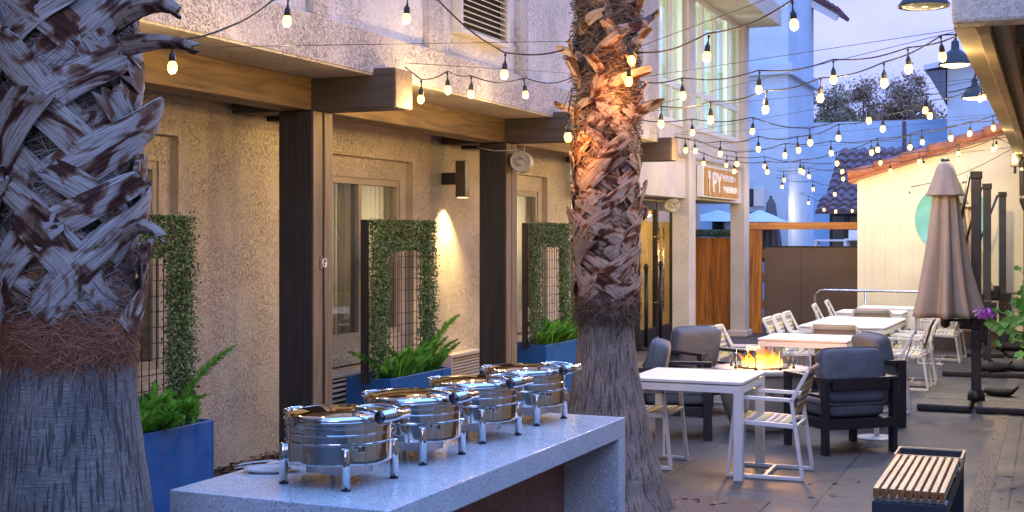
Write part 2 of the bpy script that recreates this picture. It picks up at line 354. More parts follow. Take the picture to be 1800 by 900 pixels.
M_sheath = mat('fibrous_sheath', (.085, .055, .042), .95, var=.5, vs=5, bs=1, bscale=14, stretch=(1, 1, 9), bd=.02)
M_redsheath = mat('red_fibre_sheath', (.26, .075, .04), .85, var=.5, vs=6, bs=1, bscale=10, stretch=(6, 6, 1), bd=.02)
M_fibre = leafmat('palm_fibre', (.06, .04, .028, 1), (.34, .28, .23, 1), .9)
M_fibre_r = leafmat('red_palm_fibre', (.17, .035, .02, 1), (.50, .20, .09, 1), .7)
def mk_sling():
    m, t, P, l = nm('striped_sling'); P.inputs['Roughness'].default_value = .8
    uv = coords(t, (1,1,1), 'UV'); sp = N(t, 'ShaderNodeSeparateXYZ'); l(uv, sp.inputs[0])
    cols = [(.52,.50,.42),(.24,.19,.14),(.58,.56,.48),(.46,.42,.08),(.60,.58,.50),(.33,.25,.18),(.22,.20,.19),(.56,.53,.44),(.50,.46,.12),(.30,.22,.16),(.60,.58,.52),(.20,.17,.15)]
    mo = N(t, 'ShaderNodeMath', operation='FRACT'); ml = N(t, 'ShaderNodeMath', operation='MULTIPLY'); l(sp.outputs[1], ml.inputs[0]); ml.inputs[1].default_value = 3.2; l(ml.outputs[0], mo.inputs[0])
    r = ramp(t, [(i/12, c) for i, c in enumerate(cols)]); r.color_ramp.interpolation = 'CONSTANT'; l(mo.outputs[0], r.inputs[0]); l(r.outputs[0], P.inputs['Base Color'])
    n = N(t, 'ShaderNodeTexNoise', Scale=300.0); l(uv, n.inputs['Vector']); bump(t, P, n.outputs[0], .3, .002); return m
M_sling = mk_sling()
def mk_fire():
    m, t, P, l = nm('flame'); out = t.nodes['Material Output']; t.nodes.remove(P)
    co = coords(t, (9,9,4)); n = N(t, 'ShaderNodeTexNoise', Scale=1.0, Detail=3.0, Distortion=1.0); l(co, n.inputs['Vector'])
    gc = t.nodes.new('ShaderNodeTexCoord'); sp = N(t, 'ShaderNodeSeparateXYZ'); l(gc.outputs['Generated'], sp.inputs[0])
    a = N(t, 'ShaderNodeMath', operation='MULTIPLY_ADD'); l(n.outputs[0], a.inputs[0]); a.inputs[1].default_value = .7; l(sp.outputs[2], a.inputs[2])
    r = ramp(t, [(.3, (1,.58,.17)), (.6, (1,.34,.045)), (.95, (.9,.15,.01))]); l(a.outputs[0], r.inputs[0])
    st = N(t, 'ShaderNodeMapRange'); st.inputs[1].default_value = .3; st.inputs[2].default_value = 1.15; st.inputs[3].default_value = 3.2; st.inputs[4].default_value = .7; l(a.outputs[0], st.inputs[0])
    e = N(t, 'ShaderNodeEmission'); l(r.outputs[0], e.inputs[0]); l(st.outputs[0], e.inputs[1])
    tr = N(t, 'ShaderNodeBsdfTransparent'); al = ramp(t, [(.45, (1,1,1)), (1.15 if False else 1.0, (.25,.25,.25))]); l(a.outputs[0], al.inputs[0])
    lw = N(t, 'ShaderNodeLayerWeight', Blend=.35); inv = N(t, 'ShaderNodeMath', operation='SUBTRACT'); inv.inputs[0].default_value = 1; l(lw.outputs['Facing'], inv.inputs[1])
    mm = N(t, 'ShaderNodeMath', operation='MULTIPLY'); l(al.outputs[0], mm.inputs[0]); l(inv.outputs[0], mm.inputs[1])
    mx = N(t, 'ShaderNodeMixShader'); l(mm.outputs[0], mx.inputs[0]); l(tr.outputs[0], mx.inputs[1]); l(e.outputs[0], mx.inputs[2]); l(mx.outputs[0], out.inputs[0])
    m.cycles.emission_sampling = 'NONE'; return m
M_fire = mk_fire()
def mk_drain():
    m, t, P, l = nm('patterned_drain'); P.inputs['Roughness'].default_value = .7
    v = N(t, 'ShaderNodeTexVoronoi', Scale=55.0); v.feature = 'DISTANCE_TO_EDGE'; l(coords(t), v.inputs['Vector'])
    r = ramp(t, [(.05, (.03,.025,.02)), (.22, (.30,.24,.18))]); l(v.outputs[0], r.inputs[0]); l(r.outputs[0], P.inputs['Base Color']); bump(t, P, v.outputs[0], .5, .005); return m
M_drain = mk_drain()
M_soil = mat('bark_soil', (.10, .06, .042), .95, var=.5, vs=20, bs=1, bscale=30, bd=.02)
M_dg = mat('decomposed_granite', (.15, .105, .08), .95, var=.35, vs=60, bs=.8, bscale=90, bd=.006)
def plight(parent, loc, power, col=(1, .62, .28), r=.02, kind='POINT'):
    ld = bpy.data.lights.new('lamp_light', kind); ld.energy = power; ld.color = col; ld.shadow_soft_size = r
    o = bpy.data.objects.new('lamp_light', ld); COL.objects.link(o); o.parent = parent; o.location = loc; return o

# ------------------------------------------------------------------ ground
_g = MB(); _g.add([(-80,-20,0),(80,-20,0),(80,400,0),(-80,400,0)], [(0,1,2,3)])
tag(_g.obj("ground", M_ground), "grey concrete slab paving of the courtyard with thin joints", "ground", kind="structure")
b = MB(); b.box(-.53, -.405, 2, 21.4, -.05, .004)
tag(b.obj('drain_channel', M_drain), 'long narrow patterned drain strip set in the paving', 'drain', kind='structure')
b = MB(); b.box(-5.0, -1.8, 0, 9.03, -.05, .006)
tag(b.obj('palm_bed', M_dg), 'brown gravel bed around the palm trunks', 'gravel bed', kind='structure')
# raised bark bed along the wall
b = MB(); nx, ny = 6, 60; vs_ = []; fs = []
for j in range(ny + 1):
    for i in range(nx + 1):
        vs_.append((-5.72 + .80 * i / nx, -1 + 16.8 * j / ny, (.10 if i < nx - 1 else (.05 if i < nx else .0)) + random.uniform(-.012, .012)))
for j in range(ny):
    for i in range(nx): fs.append((j*(nx+1)+i, j*(nx+1)+i+1, (j+1)*(nx+1)+i+1, (j+1)*(nx+1)+i))
b.add(vs_, fs); tag(b.obj('bark_bed', M_soil), 'raised strip of soil and bark at the foot of the beige wall', 'soil', kind='structure')
b = MB()
for _ in range(7000):
    y = random.uniform(3.5, 13); x = random.uniform(-5.72, -5.0); s = random.uniform(.010, .028); a = random.random() * 6.3; z = .1 + random.uniform(0, .03) - max(0, x + 5.15) * .3
    ti = random.uniform(-.5, .5); c, s2 = math.cos(a), math.sin(a)
    b.add([(x - c*s, y - s2*s, z), (x + s2*s*.5, y - c*s*.5, z + ti*s), (x + c*s, y + s2*s, z + .3*s), (x - s2*s*.5, y + c*s*.5, z - ti*s)], [(0,1,2,3)])
tag(b.obj('bark_mulch', M_bark), 'loose reddish bark chips spread along the wall foot', 'mulch', kind='stuff')

# ------------------------------------------------------------------ main building (beige stucco, two storeys)
RE = [7.70 - 7.34, 7.70 - 3.67, 7.70, 11.39, 15.06]       # far edges of window recesses
WX = -5.75
bld = thing('hotel_building', 'beige stucco two storey building along the left side with timber beams and posts', 'building')
b = MB(); y0 = -9.0
for e in RE:
    r0 = e - 1.78
    b.box(-6.0, WX, y0, r0, 0, 3.0); b.box(-6.0, WX, r0, e, 2.545, 3.0); y0 = e
b.box(-6.0, WX, y0, 15.9, 0, 3.0)
b.box(-6.45, -6.0, 15.7, 15.9, 0, 3.0)
b.obj('wall', M_stucco_warm, bld)
b = MB()
for e in RE:
    r0 = e - 1.78; w0, w1 = e - 1.65, e - .13
    b.box(-6.0, WX - .07, r0, w0, .0, 2.545); b.box(-6.0, WX - .07, w1, e, .0, 2.545); b.box(-6.0, WX - .07, w0, w1, 2.36, 2.545); b.box(-6.0, WX - .07, w0, w1, .68, .90)
    b.box(-6.0, WX - .10, w0, w1, .0, .66); b.obj('recess_wall', M_stucco_warm, bld); b = MB()
for e in RE:
    w0, w1 = e - 1.65, e - .13; mid = (w0 + w1) / 2
    f = MB(); xw = WX - .12
    for (a, c, z0, z1) in ((w0, w1, 2.30, 2.36), (w0, w1, .90, .955), (w0, w0 + .05, .955, 2.30), (w1 - .05, w1, .955, 2.30), (mid - .03, mid + .03, .955, 2.30)):
        f.box(xw - .05, xw + .035, a + .001, c - .001, z0, z1)
    fo = f.obj('window', M_frame_b, bld, .004)
    MB().box(xw - .012, xw - .004, w0 + .05, mid - .03, .955, 2.30).box(xw - .012, xw - .004, mid + .03, w1 - .05, .955, 2.30).obj('pane', M_glass, fo)
    for (ya, yb, xc, am) in ((mid - .05, w1 + .45, -6.05, .022), (w0, mid + .4, -6.12, .018)):
        c = MB(); vs_ = []; n = 110
        for k in range(n + 1):
            y = ya + (yb - ya) * k / n; x = xc + am * math.sin(k * .8) + .006 * math.sin(k * 2.3)
            vs_ += [(x, y, .80), (x, y, 2.42)]
        c.add(vs_, [(2*k, 2*k+2, 2*k+3, 2*k+1) for k in range(n)], True); c.obj('curtain', M_curtain, bld)
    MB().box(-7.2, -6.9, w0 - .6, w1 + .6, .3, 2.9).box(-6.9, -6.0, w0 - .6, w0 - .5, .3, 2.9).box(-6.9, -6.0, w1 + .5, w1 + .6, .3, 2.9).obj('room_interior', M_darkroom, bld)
    if e > 5: plight(bld, (-6.6, w1 - .1, 1.9), 22, (1, .80, .52), .15)  # unseen room light, added to brighten the curtains
# upper floor
UX = -4.5
PST = [5.55 + .0, 7.46, 9.19, 11.08]
b = MB()
b.box(-6.0, UX, -9, 15.62, 3.0, 3.30); b.box(-6.0, UX - .05, -9, 15.62, 3.301, 7.2)
b.obj('upper_wall', M_stucco_lite, bld)
b = MB()
b.box(UX + .001, UX + .006, -9, 15.62, 3.001, 3.29)
yy = 5.62
b.box(UX - .049, UX + .004, -9, 3.6, 3.302, 7.2)
for s0, s1 in ((3.75, 3.97), (5.56, 5.78), (7.46, 7.66), (9.19, 9.45), (11.08, 11.28), (12.92, 13.12), (14.75, 15.61)):
    b.box(UX - .049, UX + .004, s0, s1, 3.302, 7.2)
b.obj('wall_band', M_stucco_up, bld)
b = MB(); b.box(-5.72, UX - .003, -9, 15.6, 2.985, 2.999); b.obj('soffit', M_stucco_warm, bld)
PY = [8.27 - 14.62, 8.27 - 10.965, 8.27 - 7.31, 8.27 - 3.655, 8.27, 11.925, 15.58]
for i, p in enumerate(PY):
    if i < 6:
        po = MB().box(-5.28, -5.0, p, p + .28, 0, 2.75).obj('post', M_post, bld, .006)
        q = MB(); q.box(-4.999, -4.988, p + .006, p + .135, .0, 2.748); q.box(-4.999, -4.986, p + .147, p + .276, .0, 2.748); q.obj('post_board', M_post_lit, po, .002)
    xb = MB().box(-5.7, -4.33, p + .005, p + .275, 2.752, 2.983).box(-4.495, -4.33, p + .005, p + .275, 2.983, 3.035).obj('crossbeam', M_xbeam, bld, .006)
    MB().box(-4.328, -4.314, p + .008, p + .272, 2.755, 3.03).obj('beam_end', M_beam_end, xb, .006)
y0 = -9
for p in PY:
    MB().box(-5.26, -5.002, y0, p + .003, 2.754, 2.984).obj('beam', M_beam, bld, .006); y0 = p + .277
for e in (11.39 + 1.25, 7.7 + 1.25):
    MB().box(-5.75, -5.3, e - .12, e + .12, 2.74, 2.98).obj('rafter', M_dark, bld)

t = thing('post_cable', 'thin black cable running down the first timber post', 'cable', (-4.98, 8.41, 0))
MB().tube([(.002,.0,2.74),(.004,.004,2.2),(.001,-.003,1.75),(.003,.002,1.2),(.002,0,.2)], .0045, 6).obj('cable', M_cable, t)
t = thing('speaker_cable', 'thin pale cable sagging from the second timber post to the speaker', 'cable', (-5.29, 11.9, 2.72))
MB().tube([(0,0,0),(.08,-.02,-.03),(.2,-.02,-.05),(.32,.0,-.05),(.42,.08,-.04)], .004, 6).obj('cable', M_vent, t)
def louvre(name, label, cat, x, y0, y1, z0, z1, depth, n, mt, group=None):
    t = thing(name, label, cat, (x, (y0+y1)/2, z0), 0, group); hw = (y1-y0)/2; h = z1 - z0
    f = MB(); fw = .035
    f.box(0, depth, -hw, hw, 0, fw); f.box(0, depth, -hw, hw, h-fw, h); f.box(0, depth, -hw, -hw+fw, fw, h-fw); f.box(0, depth, hw-fw, hw, fw, h-fw)
    f.obj('frame', mt, t, .004)
    MB().box(.002, .01, -hw+fw, hw-fw, fw, h-fw).obj('backing', M_darkroom, t)
    s = MB()
    for i in range(n):
        z = fw + (h-2*fw) * (i+.5)/n
        s.bar((depth*.55, -hw+fw, z), (depth*.55, hw-fw, z), depth*.6, .006, up=(.5, 0, .86))
    s.obj('louvres', mt, t)
    return t
louvre('vent_grille', 'large louvred air grille high on the stucco wall', 'vent', UX - .05, 9.72, 10.75, 3.5, 4.1, .09, 11, M_vent)
louvre('air_vent', 'white louvred vent box low on wall beside the second timber post', 'vent', WX, 12.02, 12.85, .33, .62, .12, 7, M_vent)
louvre('air_vent', 'low louvred vent behind the middle blue planter', 'vent', WX - .1, 9.75, 11.2, .28, .62, .06, 6, M_vent)

# wall light
t = thing('wall_light', 'brown rectangular downlight on the beige wall, casting a bright cone', 'wall light', (WX, 12.08, 2.4))
MB().box(.16, .27, -.055, .055, -.18, .19).obj('lamp_body', mat('bronze_metal', (.075,.055,.035), .45), t, .006)
MB().box(0, .16, -.05, .05, -.05, .07).obj('bracket', M_dark, t, .004)
MB().box(.175, .255, -.04, .04, -.184, -.181).obj('lens', M_lampglow, t)
s_ = plight(t, (.18, 0, -.20), 75, (1, .70, .30), .02, 'SPOT'); s_.data.spot_size = R(88); s_.data.spot_blend = 1; s_.rotation_euler = (0, R(16), 0)
# no smoking sign
t = thing('no_smoking_sign', 'small square no smoking sign on the timber post', 'sign', (-4.985, 8.42, 1.635))
MB().box(0, .004, -.055, .055, -.045, .045).obj('sign_plate', mat('sign_black', (.12,.10,.08), .4), t)
q = MB(); P_ = [(.006, .03*math.cos(a*math.pi/12), .03*math.sin(a*math.pi/12)) for a in range(25)]; q.tube(P_, .004, 6, False); q.bar((.006,-.02,.02), (.006,.02,-.02), .003, .006); q.box(.005,.008,-.018,.018,-.004,.003); q.obj('symbol', M_white, t)

# barrel speakers
def speaker(loc, label, rz):
    t = thing('outdoor_speaker', label, 'speaker', loc, rz, 'barrel speakers on the facade')
    q = MB(); q.lathe([(.02,-.13),(.10,-.13),(.105,-.11),(.105,.10),(.10,.13),(.095,.13),(.085,.10),(.03,.095)], 24, cap=True)
    rot = Matrix.Rotation(R(90), 4, 'X'); q.v = [tuple(rot @ Vector(p)) for p in q.v]
    q.obj('housing', mat('speaker_beige', (.42,.38,.31), .5), t)
    q = MB(); q.tube([(.05*math.cos(a*.35)*(1-a*.03), -.145, .05*math.sin(a*.35)*(1-a*.03)) for a in range(16)], .012, 6); q.obj('grille_ring', mat('speaker_ring', (.30,.27,.22), .5), t)
    q = MB(); q.bar((0,0,.10),(0,0,.16),.05,.05); q.obj('bracket', M_dark, t)
speaker((-4.86, 12.02, 2.56), 'beige barrel speaker under the second crossbeam by the timber post', R(15))
speaker(tuple(W(1182, 361, 19.6)), 'beige barrel speaker on the stucco column left of the restaurant sign', R(20))

b = MB(); b.box(-9, 2.6, -9.3, -9.0, 0, 4.2); tag(b.obj('added_rear_wall', M_stucco_warm), 'unseen stucco wall added behind the viewer to darken reflections', 'wall', kind='structure')  # out of view, added to give the chafing dishes darker reflections
# ------------------------------------------------------------------ restaurant wing
wing = thing('restaurant_wing', 'white stucco wing with tall upper windows and an open porch on square columns', 'building')
CX = -5.1
for (c0, wd, dp) in ((19.4, .27, .38), (23.25, .26, .40)):
    q = MB().box(CX - wd, CX, c0, c0 + dp, 0, 5.6).obj('column', M_stucco_wing, wing, .01)
    MB().box(CX - wd - .05, CX + .05, c0 - .05, c0 + dp + .05, 0, .12).obj('plinth', M_stucco_wing, q, .02)
b = MB(); b.box(CX - .3, CX - .06, 15.63, 19.4, 2.39, 3.0); b.box(CX - .3, CX - .06, 19.78, 23.25, 2.39, 3.0); b.obj('wall_band', M_stucco_wing, wing)
b = MB(); b.box(CX - .3, CX - .12, 15.63, 19.4, 3.0, 3.48); b.box(CX - .3, CX - .12, 19.78, 23.25, 3.0, 3.48)
b.box(-6.2, CX - .12, 15.63, 16.2, 3.0, 5.6); b.obj('upper_wall', M_stucco_wing, wing)
b = MB(); b.box(CX - .12, CX - .02, 15.63, 19.4, 3.0, 3.03); b.box(CX - .12, CX - .02, 19.78, 23.25, 3.0, 3.03); b.obj('ledge', M_soffit, wing)
b = MB(); b.box(-9, CX - .3, 15.95, 23.6, 2.42, 2.55); b.obj('porch_ceiling', M_stucco_wing, wing)
b = MB(); b.box(-9, -4.53, 15.63, 23.7, 5.6, 5.95); b.obj('roof', M_stucco_wing, wing)
b = MB(); b.box(-9, -6.2, 22.5, 24.4, 0, 2.4); b.obj('wall', M_stucco_wing, wing)
b = MB(); b.box(-9, CX - .12, 23.65, 23.7, 2.4, 5.6); b.obj('end_wall', M_white_wall, wing)
b = MB(); b.box(-9, -8.8, 15.9, 23.6, 2.55, 5.6); b.obj('room_wall', mat('upper_room', (.42,.46,.40), .9), wing)
def winbay(y0, y1, n):
    wd = (y1 - y0) / n; x = CX - .17
    for i in range(n):
        a, c = y0 + i*wd, y0 + (i+1)*wd
        f = MB()
        for (p, q_, z0, z1) in ((a, c, 3.48, 3.56), (a, c, 5.52, 5.6), (a, c, 4.03, 4.11), (a, a+.045, 3.56, 4.03), (c-.045, c, 3.56, 4.03), (a, a+.045, 4.11, 5.52), (c-.045, c, 4.11, 5.52)):
            f.box(x, x + .07, p + .0005, q_ - .0005, z0, z1)
        fo = f.obj('window', M_frame_w, wing, .003)
        MB().box(x + .02, x + .026, a + .045, c - .045, 3.56, 4.03).box(x + .02, x + .026, a + .045, c - .045, 4.11, 5.52).obj('pane', M_glass_up, fo)
        q = MB(); m_ = 24; vs_ = []
        fill = .97 if i % 2 else .72
        for k in range(m_+1):
            yy = a + .05 + (wd - .1) * fill * k / m_; vs_ += [(x - .1 + .02*math.sin(k*1.3), yy, 3.5), (x - .1 + .02*math.sin(k*1.3), yy, 5.55)]
        q.add(vs_, [(2*k, 2*k+2, 2*k+3, 2*k+1) for k in range(m_)], True); q.obj('curtain', M_curtain, wing)
plight(wing, (-6.8, 18, 4.7), 130, (.86, 1, .92), .4); plight(wing, (-6.8, 21.6, 4.7), 130, (.86, 1, .92), .4)  # two lights added inside the upper room so its windows look brighter
winbay(16.2, 19.4, 5); winbay(19.78, 23.25, 4)
# storefront
M_doorglass = glass('door_glass', (.9,.88,.75), 1.0)
sf = thing('glass_storefront', 'dark framed glass doors of the restaurant behind the far palm, warm light inside', 'glass doors', (-6.2, 16, 0))
f = MB(); XS = [0, 1.1, 2.2, 3.3, 4.3, 5.35, 6.4]
for y in XS: f.box(-.04, .04, y - .05, y + .05, 0, 2.4)
for a, c in zip(XS, XS[1:]): f.box(-.03, .03, a+.05, c-.05, 2.25, 2.4); f.box(-.03, .03, a+.05, c-.05, 0, .28)
f.obj('frame', M_dark, sf, .004)
for a, c in zip(XS, XS[1:]): MB().box(-.004, .004, a+.05, c-.05, .28, 2.25).obj('pane', M_doorglass, sf)
for y in (5.2, 5.5): MB().tube([(.1, y, .55), (.1, y, 1.95)], .014, 8).tube([(.02,y,.7),(.1,y,.7)], .008, 6).tube([(.02,y,1.8),(.1,y,1.8)], .008, 6).obj('handle', M_brass, sf)
q = MB(); q.box(-3.0, -2.9, -.2, 7.5, 0, 2.4); q.box(-2.9, 0, 7.0, 7.1, 0, 2.4); 
q.obj('interior_wall', mat('mustard_wall', (.50,.33,.07), .8), sf)
q = MB(); q.box(-2.0,-1.4,4.6,5.4,.72,.76); q.box(-1.9,-1.85,4.7,4.75,0,.72); q.box(-1.5,-1.45,5.2,5.25,0,.72); q.obj('interior_table', M_redwood, sf)
plight(sf, (-1.2, 5.3, 2.1), 40, (1, .62, .22), .15)
plight(sf, (-1.2, 1.8, 2.1), 18, (1, .62, .22), .15)
t = thing('ceiling_light', 'small recessed ceiling light under the porch beside the palm', 'ceiling light', (-5.75, 18.0, 2.415)); MB().lathe([(.001,-.015),(.09,-.015),(.11,0)], 20).obj('lens', M_lampglow, t); plight(t, (0,0,-.06), 12, (1,.8,.5), .06)

# restaurant sign
sg = thing('restaurant_sign', 'wooden plank sign with white letters hung on the white fascia', 'sign', (CX - .05, 20.05, 2.43))
q = MB(); q.box(0, .10, 0, 2.45, 0, .50); q.obj('backing_box', M_frame_w, sg, .004)
q = MB(); n = 12
for i in range(n): q.box(.101, .118, .06 + i*2.36/n, .06 + (i+1)*2.36/n - .008, .025, .475)
q.obj('planks', wood('sign_planks', (.50,.25,.06), 2, .40, 1), sg, .002)
def text(s, y, z, size, par, name, ext=.012, sx=1, m=M_white, x=.125):
    cu = bpy.data.curves.new(name, 'FONT'); cu.body = s; cu.size = size; cu.extrude = ext; cu.offset = .001
    o = bpy.data.objects.new(name, cu); COL.objects.link(o); cu.materials.append(m); o.parent = par
    me = bpy.data.meshes.new_from_object(o.evaluated_get(bpy.context.evaluated_depsgraph_get())); bpy.data.objects.remove(o)
    o = bpy.data.objects.new(name, me); COL.objects.link(o); o.parent = par
    if not me.materials: me.materials.append(m)
    o.location = (x, y, z); o.rotation_euler = (R(90), 0, R(90)); o.scale = (sx, 1, 1); return o
text('PY', .48, .09, .46, sg, 'lettering', sx=1.25)
text('KITCHEN +', 1.22, .285, .15, sg, 'lettering', sx=1.15)
text('WINE GARDEN', 1.22, .10, .15, sg, 'lettering', sx=.98)
q = MB(); X_ = .13
q.tube([(X_, .28, .06), (X_, .28, .27)], .012, 6)
for k in (-.05, 0, .05): q.tube([(X_, .28, .27), (X_, .28+k, .30), (X_, .28+k, .42)], .008, 6)
q.tube([(X_, .28, .06), (X_, .33, .04), (X_, .36, .07)], .008, 6); q.obj('fork_emblem', M_white, sg)

# ------------------------------------------------------------------ palms
def palm(name, label, c, Rp, z_split, z_red, ztop, nb, bootm, straps, fib, seed, strap_w, messy=0.0, mess_z=99):
    rnd = random.Random(seed)
    t = thing('palm_tree', label, 'palm tree', (c[0], c[1], 0))
    def Rz(z):
        for (za, ra), (zb, rb) in zip(Rp, Rp[1:]):
            if z <= zb: return ra + (rb - ra) * max(0, (z - za)) / (zb - za)
        return Rp[-1][1]
    def rings(z0, z1, dz, n, amp):
        b = MB(); nz_ = max(2, int((z1-z0)/dz)); vs_ = []; uv = []
        ph = [rnd.uniform(0, 6.3) for _ in range(6)]
        for i in range(nz_+1):
            z = z0 + (z1-z0)*i/nz_
            for k in range(n+1):
                a = 2*math.pi*k/n
                r = Rz(z) * (1 + amp*(.5*math.sin(3*a+ph[0]+z*2) + .3*math.sin(7*a+ph[1]-z*3) + .35*math.sin(z*34+ph[2]+.6*math.sin(2*a+ph[4])) + .3*math.sin(13*a+ph[3])))
                vs_.append((r*math.cos(a), r*math.sin(a), z)); uv.append((a*.3, z))
        fs = [(i*(n+1)+k, i*(n+1)+k+1, (i+1)*(n+1)+k+1, (i+1)*(n+1)+k) for i in range(nz_) for k in range(n)]
        b.add(vs_, fs, True); b.uv = uv; return b
    rings(-.02, z_split, .02, 96, .016).obj('trunk', M_trunk, t)
    rings(z_split, z_red, .02, 64, .05).obj('fibre_band', M_redsheath, t)
    rings(z_red, ztop, .04, 64, .05).obj('fibre_core', M_sheath, t)
    # straps
    b = MB(); uv = []
    ROW = straps; nrow = int((ztop - z_red) / ROW)
    for i in range(nrow):
        zb = z_red - .12 + i*ROW
        up = zb > mess_z
        for k in range(nb):
            for sgn in (1, -1):
                th = 2*math.pi*(k + .5*(i % 2))/nb + rnd.uniform(-.09, .09) + (0.0 if sgn > 0 else .07)
                Rr = Rz(zb) ; phi = sgn * R(rnd.uniform(34, 56)) ; Ls = rnd.uniform(.85, 1.15) * ROW * (2.05 if not up else 1.3); wd = strap_w * rnd.uniform(.8, 1.2) * (1 if not up else .62)
                if up: phi = sgn * R(rnd.uniform(10, 75))
                top = rnd.uniform(.015, .05) + (rnd.uniform(.02, .06) if rnd.random() < .2 else 0) + (rnd.uniform(.0, .10) if up else 0)
                ns, na = 9, 6; v0 = []; v1 = []; u_ = []
                ck = rnd.uniform(-.22, .22); zz0 = zb + rnd.uniform(-.03, .03); base = 0.006 + (.012 if sgn > 0 else 0)
                for p in range(ns+1):
                    s_ = p/ns; wl = wd*(1.25 - .75*s_ + .42*s_*s_ + .05*math.sin(5*s_+ck*9))
                    if p == ns: wl *= .85
                    for q in range(na+1):
                        aa = (q/na - .5); jag = (rnd.uniform(-.02,.02) if p == ns else 0)
                        L_ = s_*Ls + jag; ph_ = phi*(1 + ck*(s_-.5))
                        tang = L_*math.sin(ph_) + aa*wl*math.cos(ph_); z = zz0 + L_*math.cos(ph_) - aa*wl*math.sin(ph_)
                        lift = base + top*(s_**2.2) + .024*math.sin(min(1, s_*1.6)*1.57)
                        arch = .009*(1-(2*aa)**2)*(1-.6*s_) + .003*math.sin(22*aa+ck*30+s_*4)
                        a = th + tang/Rr
                        r = Rz(z) + lift + arch; r2 = r - .006 - .012*(1 - (2*aa)**4)
                        v0.append((r*math.cos(a), r*math.sin(a), z)); v1.append((r2*math.cos(a), r2*math.sin(a), z)); u_.append((aa*wl, L_))
                m_ = (ns+1)*(na+1); W_ = na+1; fs = []
                for p in range(ns):
                    for q in range(na):
                        i0 = p*W_+q; fs.append((i0, i0+1, i0+W_+1, i0+W_)); fs.append((m_+i0, m_+i0+W_, m_+i0+W_+1, m_+i0+1))
                for p in range(ns):
                    i0 = p*W_; fs.append((i0, i0+W_, m_+i0+W_, m_+i0)); i0 = p*W_+na; fs.append((i0+W_, i0, m_+i0, m_+i0+W_))
                for q in range(na):
                    i0 = ns*W_+q; fs.append((i0, i0+1, m_+i0+1, m_+i0)); i0 = q; fs.append((i0+1, i0, m_+i0, m_+i0+1))
                b.add(v0+v1, fs, True); uv += u_+u_
    b.uv = uv; o = b.obj('leaf_bases', bootm, t); es = o.modifiers.new('es', 'EDGE_SPLIT'); es.split_angle = R(38)
    # fibres
    def fibres(n, z0, z1, m, nme, l0=.08, l1=.25, out=.05, hang=0, wdt=.0022):
        b = MB()
        for _ in range(n):
            z = rnd.uniform(z0, z1); a = rnd.uniform(0, 6.283); r = Rz(z) + rnd.uniform(0, .02); ln = rnd.uniform(l0, l1)
            dth = rnd.uniform(-1, 1)*ln/r; dz = rnd.uniform(-.6, .6)*ln - hang*ln*rnd.uniform(.3, 1); o_ = rnd.uniform(0, out); bend = rnd.uniform(-.3, .3)
            pts = []
            for s_ in (0, .33, .66, 1):
                aa = a + dth*(s_ + bend*s_*(1-s_)); rr = r + o_*(math.sin(s_*2.4)); pts.append(Vector((rr*math.cos(aa), rr*math.sin(aa), z + dz*s_ + bend*ln*s_*(1-s_))))
            w_ = wdt*rnd.uniform(.6, 1.6); up = Vector((math.cos(a)*.3, math.sin(a)*.3, 1)).cross((pts[1]-pts[0]).normalized())
            if up.length < .01: up = Vector((0,0,1))
            up = (pts[1]-pts[0]).cross(Vector((math.cos(a), math.sin(a), 0))).normalized()*w_
            vs_ = []
            for i, p in enumerate(pts): k = (1, 1, .8, .15)[i]; vs_ += [p - up*k, p + up*k]
            b.add(vs_, [(2*i, 2*i+1, 2*i+3, 2*i+2) for i in range(3)])
        b.obj(nme, m, t)
    fibres(fib, z_red-.1, ztop, M_fibre if not messy else M_fibre2, 'fibres', .08, .26, .03, 0, .0011)
    fibres(int(fib*.5), z_split - .015, z_red + .12, M_fibre_r, 'red_fibres', .05, .24, .012, .15, .0010)
    return t, Rz, fibres
c1 = W(122, 411, 4.4); c2 = W(1066, 411, 8.9)
p1, Rz1, _ = palm('p1', 'thick near palm trunk with criss-cross grey leaf bases beside the serving counter', c1, [(0,.44),(.5,.345),(.92,.272),(1.2,.232),(1.45,.208),(1.75,.188),(6,.178)], 1.47, 1.68, 5.2, 5, M_boot, .205, 34000, 11, .108)
p2, Rz2, fib2 = palm('p2', 'farther palm trunk with shaggy brown leaf bases glowing orange from string bulbs', c2, [(0,.46),(.15,.40),(.45,.315),(.7,.26),(.97,.212),(1.35,.172),(1.6,.17),(5.6,.17)], 1.34, 1.46, 5.2, 5, M_boot2, .185, 12000, 23, .112, 1, 2.5)
fib2(2400, 1.29, 1.47, M_fibre2, 'skirt', .08, .2, .06, .8, .0012)
fib2(9000, 2.35, 4.4, M_fibre2, 'shag', .08, .24, .08, .5, .0024)

